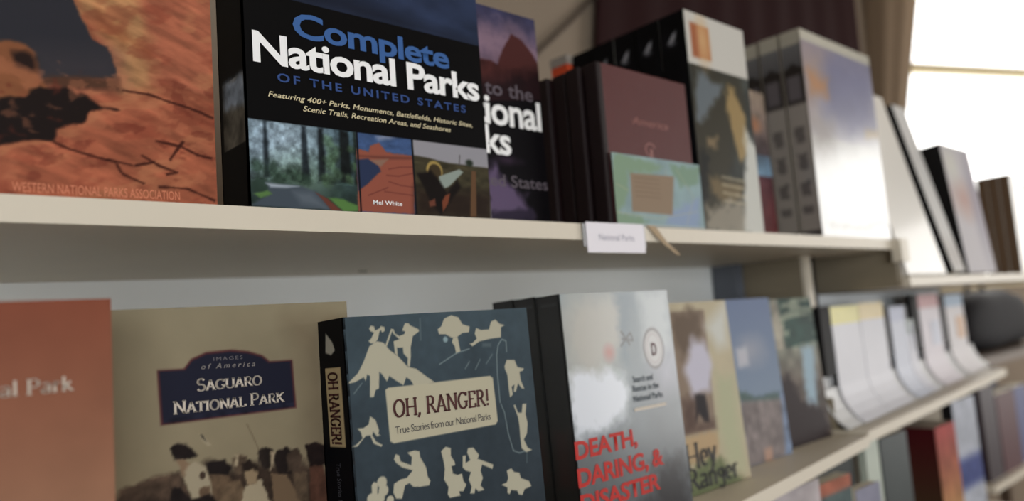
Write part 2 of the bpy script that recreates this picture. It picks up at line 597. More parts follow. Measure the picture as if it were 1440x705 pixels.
nt.links.new(mx.outputs[0], nt.nodes['Material Output'].inputs[0])
wall_piece('pane', 0.08, 1.55, H + 0.07, H + 1.012, GLASS, 0.028, 0.032, win)
wall_piece('pane', 1.59, 2.85, H + 0.07, H + 1.012, GLASS, 0.028, 0.032, win)
wall_piece('pane', 0.08, 2.85, H + 1.052, H + 1.575, GLASS, 0.028, 0.032, win)


def drape(name, label, pts_bot, pts_top, z0, z1, amp, waves, material, th=0.004, nseg=120, rows=10):
    """a curtain: plan line at the bottom and at the top, gathered in folds"""
    vs, fs = [], []
    for j in range(rows + 1):
        q = j / rows
        for i in range(nseg + 1):
            t = i / nseg
            bx, by = pts_bot[0][0] * (1 - t) + pts_bot[1][0] * t, pts_bot[0][1] * (1 - t) + pts_bot[1][1] * t
            tx, ty = pts_top[0][0] * (1 - t) + pts_top[1][0] * t, pts_top[0][1] * (1 - t) + pts_top[1][1] * t
            x, y = bx * (1 - q) + tx * q, by * (1 - q) + ty * q
            ln = math.hypot(pts_top[1][0] - pts_top[0][0], pts_top[1][1] - pts_top[0][1])
            nx, ny = (pts_top[1][1] - pts_top[0][1]) / ln, -(pts_top[1][0] - pts_top[0][0]) / ln
            k = amp * (1 + math.sin(t * waves * 2 * math.pi + 0.5 * math.sin(3 * t + 2 * q)))
            vs.append((x + nx * k, y + ny * k, z0 + (z1 - z0) * q))
    for j in range(rows):
        for i in range(nseg):
            a = j * (nseg + 1) + i
            fs.append((a, a + 1, a + nseg + 2, a + nseg + 1))
    o = link(name, mesh_of(name, vs, fs, True), material)
    md = o.modifiers.new('cloth', 'SOLIDIFY')
    md.thickness = th
    return tag(o, label, 'curtain')


MAROON = mat('maroon_cloth', (36, 9, 10), 0.95, var=0.1, vscale=5)
drape('curtain', 'dark maroon curtain hanging flat along the beige wall behind the books', ((1.14, 1.275), (3.10, 1.275)), ((1.66, 1.275), (3.22, 1.275)),
      0.05, 3.0, 0.004, 9, MAROON)
SAND = mat('sand_cloth', (150, 130, 108), 0.9, trans=0.2, var=0.04)
# gathered bundle beside the window: a rounded body with folds, drawn towards the wall corner lower down
vs, fs = [], []
NS, NR = 110, 12
for j in range(NR + 1):
    q = j / NR
    z_ = 0.30 + (1.60 - 0.30) * q
    tl, tr_ = -0.20 + 0.14 * q, -0.08 + (0.26 + 0.08) * q
    bulge = 0.05 + 0.07 * q
    for side in (0, 1):
        for i in range(NS + 1):
            t = i / NS
            tt = tl + (tr_ - tl) * (0.5 - 0.5 * math.cos(math.pi * t))
            n_ = -0.03 - bulge * math.sin(math.pi * t) ** 0.8 - 0.004 * math.sin(t * 26 + q) + side * 0.004
            x_, y_ = wp(tt, n_)
            vs.append((x_, y_, z_ + H))
R_ = 2 * (NS + 1)
for j in range(NR):
    for i in range(NS):
        a_ = j * R_ + i
        fs.append((a_, a_ + 1, a_ + R_ + 1, a_ + R_))
        b_ = a_ + NS + 1
        fs.append((b_, b_ + R_, b_ + R_ + 1, b_ + 1))
for i in range(NS):
    fs.append((i, i + NS + 1, i + NS + 2, i + 1))
    a_ = NR * R_ + i
    fs.append((a_, a_ + 1, a_ + NS + 2, a_ + NS + 1))
tag(link('curtain', mesh_of('curtain', vs, fs, True), SAND), 'sand coloured curtain gathered in a rounded bundle at the edge of the bright window', 'curtain')
co_ = link('cord', tube_mesh('cord', [(x, y, z + H) for x, y, z in [(1.57, 1.290, 0.905), (1.444, 1.288, 0.789), (1.308, 1.286, 0.677), (1.15, 1.286, 0.50), (1.02, 1.286, 0.25), (0.99, 1.286, -0.60)]], 0.006), mat('cord', (70, 58, 50), 0.8))
tag(co_, 'thin brown cord running slantwise down the beige wall beside the maroon curtain', 'cord')

# ================================================================== BOOKCASES
case = thing('bookcase', 'long white bookcase with a cream edged shelf board running across the picture', 'bookcase', (0.3, 0.7, -H))


def hb(name, x0, x1, y0, y1, z0, z1, material, root, b=0.0):
    """box given in room coordinates with z from the camera's height, made a child of root"""
    o = link(name, box_data(x0 - root.location.x, x1 - root.location.x, y0 - root.location.y, y1 - root.location.y,
                            z0 + H - root.location.z, z1 + H - root.location.z, b), material, root)
    return o


def hf(name, pts, z0, z1, material, root):
    o = flat(name, [(x - root.location.x, y - root.location.y) for x, y in pts], z0 + H - root.location.z, z1 + H - root.location.z, material, root)
    return o


hf('shelf', [(-0.7, 0.508), (1.305, 0.508), (1.305, 0.764), (1.2, 0.774), (-0.7, 0.97)], 0.0815, 0.0978, BOARD, case)
hf('shelf', [(-0.7, 0.283), (1.168, 0.5235), (1.168, 0.774), (-0.7, 0.97)], -0.216, -0.200, BOARD, case)
hf('shelf', [(-0.7, 0.40), (1.168, 0.5235), (1.168, 0.774), (-0.7, 0.97)], -0.516, -0.500, BOARD, case)
hf('back_panel', [(-0.7, 0.970), (1.19, 0.775), (1.19, 0.785), (-0.7, 0.98)], -H, 0.0813, BACKING, case)
hb('corner_strip', 1.178, 1.200, 0.725, 0.773, -H, 0.0813, GREY_SIDE, case)
hf('side_panel', [(1.203, 0.618), (1.222, 0.618), (1.222, 0.774), (1.203, 0.774)], -H, 0.0813, BROWN_PANEL, case)
hb('side_trim', 1.2025, 1.2225, 0.610, 0.6178, -H, 0.0813, BOARD, case)
hb('side_panel', -0.72, -0.70, 0.40, 0.98, -H, 0.0978, BOARD, case)
BURR = mat('burr', (40, 34, 30), 0.8)
hb('burr', 0.474, 0.485, 0.7945, 0.797, 0.0805, 0.0815, BURR, case)

case2 = thing('bookcase', 'second white bookcase near the window, its shelves a step lower', 'bookcase', (1.9, 0.7, -H))
hf('shelf', [(1.337, 0.500), (2.75, 0.500), (2.75, 0.757), (1.337, 0.757)], 0.0195, 0.0355, BOARD, case2)
hf('shelf', [(1.170, 0.5245), (2.22, 0.630), (2.22, 0.757), (1.240, 0.757), (1.240, 0.64), (1.17, 0.63)], -0.211, -0.195, BOARD, case2)
hf('shelf', [(1.240, 0.53), (2.09, 0.60), (2.09, 0.757), (1.240, 0.757)], -0.516, -0.500, BOARD, case2)
hf('back_panel', [(1.226, 0.760), (2.23, 0.760), (2.23, 0.772), (1.307, 0.772), (1.226, 0.772)], -H, 0.0813, BROWN_PANEL, case2)
hb('side_panel', 1.2235, 1.2385, 0.612, 0.7598, -0.1949, 0.0810, BLACK, case2)  # black box put in for the shaded slot beside the trim
hb('end_bracket', 1.3065, 1.3365, 0.496, 0.5120, 0.060, 0.098, BOARD, case2)
hb('side_panel', 1.3200, 1.3368, 0.5125, 0.7595, 0.0195, 0.0980, BROWN_PANEL, case2)

# price strip label and ribbon on the shelf edge
lab = thing('shelf_label', 'small white paper section label clipped over the cream shelf edge', 'label', (0.559, 0.5065, 0.0685))
box('card', 0, 0.0905, -0.0022, -0.0014, 0, 0.0305, mat('label_card', (226, 222, 228), 0.5), lab)
box('holder', -0.004, 0.0935, -0.0012, -0.0002, 0.006, 0.0290, mat('holder_plastic', (140, 140, 142), 0.3, coat=0.5), lab)
place_text('lettering', 'sans', 'National Parks', (0.018, 0.0125), (0.073, 0.0125), 0.0068, mat('label_ink', (160, 158, 170), 0.6), lab, d=-0.0024)
rb = mesh_of('ribbon', [(0.659, 0.5070, 0.0985), (0.673, 0.5070, 0.0985), (0.688, 0.5040, 0.0800), (0.680, 0.5040, 0.0790), (0.7045, 0.5000, 0.0660), (0.698, 0.5000, 0.0665),
                        (0.655, 0.5120, 0.0990), (0.668, 0.5120, 0.0990)],
             [(6, 7, 1, 0), (0, 1, 2, 3), (3, 2, 4, 5)])
rb.transform(Matrix.Translation((0, 0, H)))
rbo = link('ribbon_marker', rb, mat('ribbon_cloth', (168, 148, 122), 0.8))
md = rbo.modifiers.new('t', 'SOLIDIFY')
md.thickness = 0.0008
tag(rbo, 'short beige ribbon end hanging over the shelf edge beside the white label', 'ribbon')

# ================================================================== TOP SHELF
ZT = 0.0981
# --- red rock arch book
w, h = 0.2478, 0.33
k = Ink(w, h, 0.0009, (172, 90, 56))
k.mottle(0.16, 0.02, 3, 1, 1.8, octv=5)
k.poly([(0.163,0.2175),(0.2529,0.2514),(0.2467,0.0763),(0.21,0.0779),(0.1906,0.0697),(0.1845,0.0923),(0.1734,0.1051)], (180, 98, 64), rough=0.004)
k.poly([(0.1636,0.2177),(0.2097,0.2351),(0.1984,0.133),(0.2091,0.1113),(0.2077,0.0764),(0.191,0.0698),(0.1869,0.0904),(0.1734,0.1039),(0.1663,0.1161)], (198, 142, 82), soft=0.006, rough=0.010, rs=0.02, a=0.85)
k.ell(0.165, 0.225, 0.014, 0.03, (206, 150, 72), 0.8, 0.5, rough=0.3)
k.poly([(0.1753,0.1228),(0.1813,0.1148),(0.1978,0.1102),(0.2061,0.0987),(0.1913,0.1006),(0.1791,0.1074)], (150, 82, 40), soft=0.004, rough=0.006, a=0.6)
k.poly([(0.0213,0.1641),(0.164,0.2179),(0.1625,0.1243),(0.1669,0.1151),(0.1739,0.1017),(0.1809,0.0974),(0.1849,0.0912),(0.187,0.0777),(0.1458,0.0708),(0.1423,0.08),(0.0236,0.032)], (50, 50, 58), soft=0.0008, rough=0.002, rs=0.006)
k.poly([(0.1442,0.0869),(0.1849,0.0923),(0.187,0.0774),(0.1431,0.0702)], (74, 66, 70), soft=0.012, a=0.6)
k.ell(0.060, 0.238, 0.016, 0.006, (92, 84, 88), 0.95, 0.5)
k.poly([(0.1431,0.0721),(0.1883,0.0786),(0.1895,0.0695),(0.1665,0.0687),(0.1458,0.0676)], (92, 58, 40), soft=0.002, rough=0.002)
k.poly([(0.0236,0.032),(0.0768,0.0682),(0.1079,0.0841),(0.1299,0.091),(0.137,0.0903),(0.142,0.0865),(0.1441,0.0803),(0.144,0.0727),(0.1494,0.0633),(0.1367,0.0592),(0.1078,0.0492),(0.0239,0.0162)], (150, 88, 48), soft=0.0012, rough=0.002)
k.poly([(0.1302,0.0838),(0.1369,0.0859),(0.1432,0.0834),(0.1436,0.0737),(0.1395,0.0741),(0.1324,0.0771)], (44, 28, 24), soft=0.002, rough=0.003)
k.poly([(0.0844,0.0302),(0.1078,0.0492),(0.1349,0.0598),(0.1439,0.0673),(0.1588,0.0663),(0.1703,0.0621),(0.1878,0.0575),(0.1711,0.0541),(0.1671,0.046),(0.1528,0.0412),(0.1512,0.0337),(0.14,0.032),(0.1294,0.0288),(0.1077,0.0239)], (34, 24, 22), soft=0.001, rough=0.003, rs=0.01)
rockm = np.clip((k.c[..., 0] - 140) / 30, 0, 1)
n = fbm(k.U * 0.8 + k.V * 0.5, k.V * 2.2 + k.U * 0.6, 0.010, 21, 5)
k.mottle(0.0, 0.01)
k.c = k.c * (1 + ((n - 0.5) * 0.55 * rockm)[..., None])
n = fbm(k.U * 0.7, k.V * 1.6 - k.U * 0.4, 0.022, 31, 5)
k.put((slice(None), slice(None)), np.clip((n - 0.56) * 5, 0, 0.45) * rockm, (206, 132, 80))
k.put((slice(None), slice(None)), np.clip((0.42 - n) * 5, 0, 0.40) * rockm, (140, 56, 34))
n = fbm(k.U, k.V * 1.5, 0.012, 5)
k.put((slice(None), slice(None)), np.clip((n - 0.62) * 5, 0, 0.35) * (k.V < 0.085), (206, 122, 78))
k.put((slice(None), slice(None)), np.clip((0.36 - n) * 6, 0, 0.4) * (k.V < 0.085), (116, 44, 28))
for L in ([(0.1896,0.0709),(0.2054,0.0706),(0.2185,0.0673),(0.2332,0.0645),(0.2473,0.06)], [(0.1508,0.0332),(0.1601,0.0292),(0.1716,0.0266),(0.1854,0.0234),(0.1884,0.0169),(0.2017,0.0111)],
          [(0.2001,0.0298),(0.2107,0.0238),(0.2227,0.0201),(0.2149,0.0183)], [(0.2103,0.0098),(0.228,0.0098),(0.2464,0.0025)], [(0.2089,0.04),(0.2244,0.0381),(0.2357,0.0332),(0.2451,0.0317)],
          [(0.1794,0.0251),(0.1957,0.0225),(0.2085,0.0259)], [(0.2268,0.0419),(0.2174,0.0279)]):
    k.line(L, 0.0017, (64, 26, 18), a=0.85, rough=0.0006)
b = book('hardcover_book', 'large picture book with an orange red rock arch on its cover', 'book', -0.05, 0.51, ZT, w, h, 0.03, front=k)
RT = [(0.1299,-0.0002),(0.2231,0.0017)]
place_text('lettering', 'sans', 'WESTERN NATIONAL PARKS ASSOCIATION', (RT[0][0], RT[1][1]), (RT[1][0], RT[1][1]), 0.0060, PINK_INK, b)

# --- complete national parks guide
w, h = 0.222, 0.262
k = Ink(w, h, 0.00075, (6, 6, 8))
B0 = [(-0.0009,0.0633),(0.2216,0.0645),(0.0392,0.1596),(0.2204,0.159)]
yb, yt = B0[0][1], B0[2][1]
k.grad(yt, h, (44, 58, 88), (52, 64, 98))
k.mottle(0.35, 0.05, 7, 1, 2, (k.V > yt))
k.poly([(0, yt - 0.001), (w, yt - 0.001), (w, yt + 0.004), (0, yt + 0.02)], (20, 22, 32), soft=0.006, a=0.5)
# forest road
F = [(-0.0015,0.0634),(0.0895,0.0671),(0.0862,0.001),(-0.0005,0.001)]
fu = F[1][0]
k.grad(0, yb, (34, 50, 44), (60, 84, 96), -1, fu)
m = (k.U < fu) & (k.V < yb)
k.mottle(0.5, 0.012, 3, 1, 1, m)
k.ell(F[0][0] + 0.032, yb - 0.012, 0.026, 0.030, (176, 204, 222), 0.9, 0.95)
k.ell(F[0][0] + 0.012, yb - 0.010, 0.018, 0.022, (150, 176, 196), 0.9, 0.8)
k.ell(F[0][0] + 0.040, yb - 0.040, 0.022, 0.014, (92, 124, 92), 0.9, 0.6)
for a_, b_, c_ in ((258, 285, (26, 34, 42)), (440, 480, (26, 34, 42)), (525, 565, (20, 26, 30)), (640, 700, (18, 22, 22)), (715, 742, (26, 34, 26))):
    q0 = uvx = None
    u0, u1 = a_ / 560.0 * fu * 1.0, b_ / 560.0 * fu * 1.0
    u0, u1 = (a_ - 185) / 560.0 * fu, (b_ - 185) / 560.0 * fu
    k.poly([(u0, 0.022), (u1, 0.022), (u1 - 0.001, yb), (u0 + 0.001, yb)], c_, soft=0.0012, rough=0.001, rs=0.01, a=0.85)
for cx, cy, r in ((580, 140, 26), (610, 190, 36), (590, 250, 34), (620, 310, 34), (570, 345, 30), (700, 170, 20), (715, 260, 20), (690, 330, 24)):
    k.ell((cx - 185) / 560.0 * fu, yb * (1 - (cy - 75) / 420.0), r / 560.0 * fu, r / 420.0 * yb, (74, 108, 70), 0.5, 0.6, rough=0.6, rs=0.004, seed=cx)
for cx, cy, r in ((240, 380, 45), (300, 300, 40), (400, 320, 40), (330, 350, 40), (450, 340, 30), (230, 290, 30)):
    k.ell((cx - 185) / 560.0 * fu, yb * (1 - (cy - 60) / 430.0), r / 560.0 * fu, r / 430.0 * yb, (38, 60, 46), 0.5, 0.75, rough=0.6, rs=0.004, seed=cx)
k.poly([(0.012,0.018),(0.0414,0.017),(0.0543,0.0125),(0.067,0.0006),(-0.0005,0.0006),(0.0162,0.0102)], (72, 84, 96), soft=0.0012, rough=0.001)
k.poly([(0.0127,0.0176),(0.0382,0.0168),(0.0287,0.0151),(0.0164,0.0146)], (176, 190, 204), soft=0.001, a=0.9)
k.poly([(0.0333,0.0127),(0.0477,0.0129),(0.0603,0.0014),(0.0392,0.0041)], (110, 122, 134), soft=0.003, a=0.6)
k.poly([(0.051,0.0131),(0.0607,0.0091),(0.0722,0.0004),(0.0636,-0),(0.0557,0.0088)], (116, 60, 46), soft=0.0008)
k.poly([(0.0608,0.0099),(0.0744,0.0091),(0.0865,0.005),(0.0862,0.0006),(0.0739,-0)], (84, 134, 56), soft=0.001, rough=0.001)
k.poly([(0.0035,0.0094),(0.0132,0.0122),(0.0169,0.0102),(0.0085,0.0068)], (88, 132, 62), soft=0.001, rough=0.001)
k.mottle(0.45, 0.004, 13, 1, 1, (k.U < fu) & (k.V < yb) & (k.V > 0.02))
# red rock and lake
A = [(0.0889,0.0659),(0.1399,0.0655),(0.1391,0.001),(0.0865,0.0006)]
au0, au1 = A[0][0] - 0.0005, A[1][0]
k.rect(au0, -1, au1, A[0][1] - 0.001, (62, 92, 142))
m = (k.U > au0) & (k.U < au1) & (k.V < A[0][1])
k.mottle(0.25, 0.008, 8, 1, 2, m)
k.poly([(0.1066,0.0618),(0.1144,0.0651),(0.126,0.0648),(0.1189,0.0606),(0.1083,0.059)], (150, 160, 186), soft=0.002, rough=0.001, a=0.8)
k.poly([(0.0876,0.0459),(0.0879,0.0503),(0.0984,0.049),(0.1009,0.0537),(0.1082,0.0573),(0.1153,0.0502),(0.1239,0.0494),(0.1407,0.0494),(0.1418,0.0476),(0.139,0.0006),(0.0865,0.0006)], (162, 84, 62), soft=0.0008, rough=0.0008, rs=0.003)
k.poly([(0.0881,0.0451),(0.1411,0.0485),(0.1413,0.0465),(0.1168,0.0442),(0.088,0.0438)], (124, 66, 52), soft=0.001)
k.poly([(0.0873,0.0415),(0.098,0.0431),(0.1069,0.0387),(0.1089,0.034),(0.0967,0.0232),(0.0876,0.017)], (44, 58, 92), soft=0.0008, rough=0.0006)
k.poly([(0.0997,0.0422),(0.1168,0.0446),(0.1091,0.0373),(0.1051,0.0394)], (150, 112, 92), soft=0.001)
for yy in (300, 325, 350, 372, 400):
    pass
for L in ([(0.1162,0.0362),(0.128,0.0389),(0.14,0.0399)], [(0.114,0.0311),(0.1255,0.0311),(0.1404,0.0348)], [(0.1155,0.0262),(0.1269,0.0237),(0.1399,0.0229)],
          [(0.1111,0.0177),(0.1394,0.0161)], [(0.096,0.0135),(0.1152,0.0213)]):
    k.line(L, 0.0009, (112, 50, 42), a=0.7)
# cannon on a field
Q = [(0.1419,0.0649),(0.2231,0.0638),(0.2206,0.0009),(0.1407,0.0007)]
qu0 = Q[0][0] - 0.0002
k.rect(qu0, -1, w + 0.01, Q[0][1] - 0.0005, (158, 156, 164))
k.poly([(0.1408,0.0502),(0.1571,0.0492),(0.1782,0.0467),(0.2238,0.0462),(0.2205,-0.0009),(0.1401,-0.0007)], (66, 60, 40), soft=0.0008, rough=0.0004)
m = (k.U > qu0) & (k.V < Q[0][1] * 0.7)
k.mottle(0.4, 0.01, 4, 1, 2, m)
k.poly([(0.142,0.0231),(0.2239,0.0231),(0.2205,-0.0009),(0.1401,-0.0007)], (42, 28, 22), soft=0.006, a=0.85)
k.ell(*[(0.1621,0.0387)][0], 0.0085, 0.0085, (178, 148, 64), 0.1)
k.ell(*[(0.1625,0.0377)][0], 0.0066, 0.0068, (70, 56, 34), 0.1)
k.poly([(0.1664,0.0343),(0.1889,0.0423),(0.1931,0.04),(0.1765,0.0263),(0.1687,0.0231),(0.1659,0.0273)], (150, 164, 154), soft=0.0006)
k.poly([(0.1437,0.0351),(0.1583,0.038),(0.1662,0.0317),(0.1738,0.02),(0.1858,0.0331),(0.1886,0.0262),(0.1752,0.0113),(0.1658,0.0004),(0.1562,0.012)], (24, 18, 16), soft=0.0015, rough=0.001)
k.poly([(0.1678,0.0126),(0.1715,0.0181),(0.1771,0.0202),(0.1742,0.0112),(0.1682,0.004)], (134, 66, 36), soft=0.0008)
k.poly([(0.1542,0.0119),(0.1606,0.0148),(0.1612,0.0088),(0.1549,0.0077)], (120, 64, 44), soft=0.0008)
k.poly([(0.2024,0.042),(0.2074,0.042),(0.2044,0.0012),(0.1975,0.0009)], (110, 76, 46), soft=0.0006)
k.ell(*[(0.2007,0.0487)][0], 0.004, 0.003, (40, 50, 38), 0.4)
k.line([(0.1891,0.0456),(0.1904,0.055)], 0.0008, (70, 62, 60))
k.rect(fu + 0.0002, -1, au0 - 0.0002, yb, (16, 18, 26))
k.rect(au1, -1, qu0, yb, (16, 18, 26))
k.rect(-1, yb, 1, yt, (6, 6, 8))
# spine
T = 0.046
s = Ink(T, h, 0.0009, (13, 13, 15))
s.rect(0.006, 0.047, T - 0.001, 0.098, (92, 84, 72))
m = (s.V > 0.047) & (s.V < 0.098) & (s.U > 0.006)
s.poly([(0.006, 0.078), (T, 0.074), (T, 0.098), (0.006, 0.098)], (126, 134, 146), soft=0.003, rough=0.003)
s.mottle(0.55, 0.01, 5, 1, 1, m)
s.mottle(0.8, 0.02, 6, 1, 1, (s.V > 0.12))
np_ = book('paperback_book', 'thick black guide with big white and blue title above three photographs', 'book', 0.220, 0.51, ZT, w, h, T, front=k, spine=s)
P2 = [(0.0069,0.1067),(0.2173,0.1072),(0.0061,0.13)]
place_text('lettering', 'sans', 'National Parks', P2[0], P2[1], P2[2][1] - P2[0][1], W_INK, np_, d=-0.0008, bold=0.026, space=0.93)
P2 = [(0.039,0.1318),(0.1857,0.1318),(0.0481,0.1513),(0.0488,0.1316)]
place_text('lettering', 'sans', 'Complete', (P2[0][0], P2[3][1]), (P2[1][0], P2[3][1]), P2[2][1] - P2[3][1], BLUE_INK, np_, d=-0.0004, bold=0.024, space=0.95)
P2 = [(0.0248,0.0935),(0.2006,0.0941),(0.0257,0.1001)]
place_text('lettering', 'sans', 'OF THE UNITED STATES', (P2[0][0], P2[1][1]), (P2[1][0], P2[1][1]), P2[2][1] - P2[0][1], BLUE2_INK, np_, bold=0.02, space=1.32)
P2 = [(0.0172,0.0815),(0.2068,0.0816),(0.0174,0.0857)]
place_text('lettering', 'sans', 'Featuring 400+ Parks, Monuments, Battlefields, Historic Sites,', (P2[0][0], P2[1][1]), (P2[1][0], P2[1][1]), P2[2][1] - P2[0][1], CREAM_INK, np_, shear=0.25, bold=0.01)
P2 = [(0.0441,0.0751),(0.1823,0.0743),(0.0443,0.0795)]
place_text('lettering', 'sans', 'Scenic Trails, Recreation Areas, and Seashores', (P2[0][0], P2[1][1]), (P2[1][0], P2[1][1]), P2[2][1] - P2[0][1], CREAM_INK, np_, shear=0.25, bold=0.01)
P2 = [(0.1002,0.0073),(0.1273,0.0068),(0.1004,0.0109)]
place_text('lettering', 'sans', 'Mel White', (P2[0][0], P2[1][1]), (P2[1][0], P2[1][1]), P2[2][1] - P2[0][1], W_INK, np_, bold=0.012)

# --- tall guide with a pink dusk mountain
w, h = 0.169, 0.2285
k = Ink(w, h, 0.0009, (14, 12, 17))
Z = [(0.0937,0.233),(0.1691,0.1532)]
k.grad(Z[1][1], h, (120, 92, 108), (66, 66, 102))
k.mottle(0.3, 0.03, 9, 1, 1.6, (k.V > Z[1][1]))
k.poly([(0.051,0.2014),(0.1055,0.2097),(0.1398,0.2133),(0.169,0.1999),(0.1717,0.177),(0.1266,0.1802),(0.0932,0.1776),(0.0486,0.1726)], (164, 128, 146), soft=0.012, rough=0.01, a=0.7)
k.poly([(-0.0098,0.1447),(0.0554,0.1528),(0.0903,0.1716),(0.1019,0.1719),(0.1109,0.168),(0.1199,0.1864),(0.1331,0.2061),(0.1486,0.2016),(0.1602,0.1904),(0.1717,0.177),(0.1912,0.1606),(0.1889,0.1406),(-0.0122,0.1115)], (84, 40, 38), soft=0.001, rough=0.0012)
k.mottle(0.4, 0.012, 4, 1.5, 0.7, (k.V > 0.09) & (k.V < 0.17))
k.poly([(-0.0106,0.1347),(0.1,0.1514),(0.1767,0.1739),(0.1924,0.1707),(0.1885,0.1366),(-0.0125,0.1082)], (30, 18, 24), soft=0.008, rough=0.004, a=0.8)
k.poly([(-0.0121,0.1131),(0.1892,0.1426),(0.1769,-0.0543),(-0.024,-0.051)], (14, 12, 17))
k.poly([(0.0775,0.0575),(0.0984,0.0628),(0.113,0.0461),(0.1358,0.033),(0.1434,0.0115),(0.1134,0.0032),(0.0857,0.0023)], (122, 100, 140), soft=0.006, rough=0.008, rs=0.01, a=0.85)
k.poly([(0.087,0.0162),(0.1446,0.0225),(0.1426,0.0042),(0.0857,0.0023)], (40, 34, 52), soft=0.003, rough=0.004, a=0.8)
k.ell(0.115, 0.07, 0.014, 0.004, (84, 60, 88), 0.9, 0.6, rough=0.4)
b = book('paperback_book', 'black guide with a pink dusk mountain on top, half behind the thick guide', 'book', 0.395, 0.5575, ZT, w, h, 0.035, front=k)
P2 = [(0.1665,0.106),(0.1208,0.0757),(0.1682,0.0425),(0.1569,0.136),(0.0936,0.1333)]
place_text('lettering', 'sans', 'National', (0.0250, P2[0][1]), (P2[0][0], P2[0][1]), 0.0310, W_INK, b, bold=0.022, space=0.95)
place_text('lettering', 'sans', 'Parks', (0.0310, P2[1][1]), (P2[1][0], P2[1][1]), 0.0295, W_INK, b, bold=0.022, space=0.95)
place_text('lettering', 'sans', 'Guide to the', (0.020, P2[3][1]), (P2[3][0], P2[3][1]), 0.0155, GREY_INK, b, bold=0.012)
place_text('lettering', 'sans', 'United States', (0.052, P2[2][1]), (P2[2][0], P2[2][1]), 0.0125, GREY_INK, b, bold=0.008)

# --- brown journals, four deep
JR = mat('brown_leather', (84, 42, 42), 0.5, bump=0.5, bscale=700, var=0.08, vscale=30)
JS = mat('dark_leather', (26, 15, 17), 0.5, bump=0.5, bscale=700)
w, h, T = 0.156, 0.176, 0.019


def journal(y, label):
    r = thing('leather_journal', label, 'journal', (0.607, y, ZT), 'brown journals on the top shelf')
    link('front_cover', box_data(0.001, w, 0, 0.0035, 0, h, 0.0014), JR, r)
    link('back_cover', box_data(0.001, w, T - 0.0035, T, 0, h, 0.0014), JR, r)
    link('spine', box_data(-0.0035, 0.006, -0.0004, T + 0.0004, 0.0003, h + 0.0004, 0.0022), JS, r)
    box('page_block', 0.0052, w - 0.004, 0.0037, T - 0.0037, 0.003, h - 0.004, PAGES, r)
    return r


j0 = journal(0.511, 'front brown leather journal with an embossed title, wrapped in a map printed band')
EMB = mat('embossed', (146, 98, 92), 0.35)
P2 = [(0.0452,0.1137),(0.1164,0.1218),(0.047,0.1266),(0.0475,0.1132),(0.1157,0.1175),(0.0597,0.0797),(0.0884,0.0817),(0.0684,0.0965)]
place_text('lettering', 'sans', 'America', (P2[0][0] + 0.003, P2[0][1]), (P2[1][0] - 0.004, P2[0][1]), 0.0095, EMB, j0, d=-0.0003, shear=0.2)
place_text('lettering', 'sans', 'A NATIONAL PARK JOURNAL', (P2[3][0], P2[4][1] - 0.0005), (P2[4][0], P2[4][1] - 0.0005), 0.0032, EMB, j0, d=-0.0003)
me_ = bpy.data.meshes.new('emblem')
ring = []
fcs = []
E0 = [(0.0765,0.0873)][0]
for i in range(20):
    a_ = math.radians(20 + i * 15)
    for rr in (0.0065, 0.0080):
        ring.append((E0[0] + rr * 1.2 * math.cos(a_), -0.0003, E0[1] + rr * math.sin(a_)))
for i in range(19):
    fcs.append((2 * i, 2 * i + 1, 2 * i + 3, 2 * i + 2))
ring += [(E0[0] - 0.002, -0.0003, E0[1] - 0.013), (E0[0] + 0.002, -0.0003, E0[1] - 0.013), (E0[0] + 0.004, -0.0003, E0[1]), (E0[0], -0.0003, E0[1] + 0.002)]
fcs.append((40, 41, 42, 43))
me_.from_pydata(ring, [], fcs)
link('emblem', me_, EMB, j0)
for i, lb in ((1, 'brown leather journal standing second from the front of its row'), (2, 'brown leather journal standing third from the front of its row'),
              (3, 'brown leather journal at the back of its row, least of it showing')):
    jj = journal(0.511 + i * 0.0225, lb)
    jj.location.x += (0, -0.004, -0.002, -0.007)[i]
    jj.rotation_euler = (0, 0, (0, 0.010, -0.004, 0.010)[i])
# map printed band round the front journal
mb = Ink(0.158, 0.077, 0.0010, (150, 178, 182))
mb.mottle(0.12, 0.03, 4)
mb.poly([(0.0023,0.0775),(0.0671,0.0721),(0.0925,0.0703),(0.0717,0.0605),(0.0254,0.0568),(0.0215,0.0298),(0.0049,0.0139),(0.0572,0.0066),(0.0319,-0.0001),(-0.0085,-0.0014)], (138, 168, 138), soft=0.003, rough=0.005)
mb.poly([(0.0995,0.0729),(0.1585,0.0739),(0.1551,0.0545),(0.1155,0.0476)], (134, 166, 142), soft=0.003, rough=0.005)
mb.poly([(0.0907,0.0178),(0.1521,0.0375),(0.1455,-0.0005),(0.0816,0.0016)], (150, 172, 204), soft=0.004, rough=0.004)
mb.rect(0.0, 0.0, 0.158, 0.002, (190, 200, 196))
for L in ([(0.0033,0.0437),(0.0226,0.0375)], [(0.1121,0.0679),(0.1413,0.0368),(0.1217,0.0029)], [(-0.0036,0.0135),(0.0701,0.009),(0.1456,0.0204)], [(0.0919,0.0662),(0.0906,0.058)]):
    mb.line(L, 0.0008, (196, 190, 150), a=0.7)
mb.poly([(0.0284,0.057),(0.1059,0.0592),(0.0967,0.0141),(0.0258,0.0149)], (158, 134, 108), soft=0.0008)
for v_ in (0.052, 0.047, 0.042, 0.037, 0.032):
    mb.rect(0.034, v_, 0.078, v_ + 0.0012, (128, 100, 80), a=0.5)
bandr = printed('map_band', mb, 0.0008, None, MATTE, 'front', mat('band_paper', (176, 188, 186), 0.6))
bandr.parent = j0
bandr.location = (0.0045, -0.0035, 0.0002)

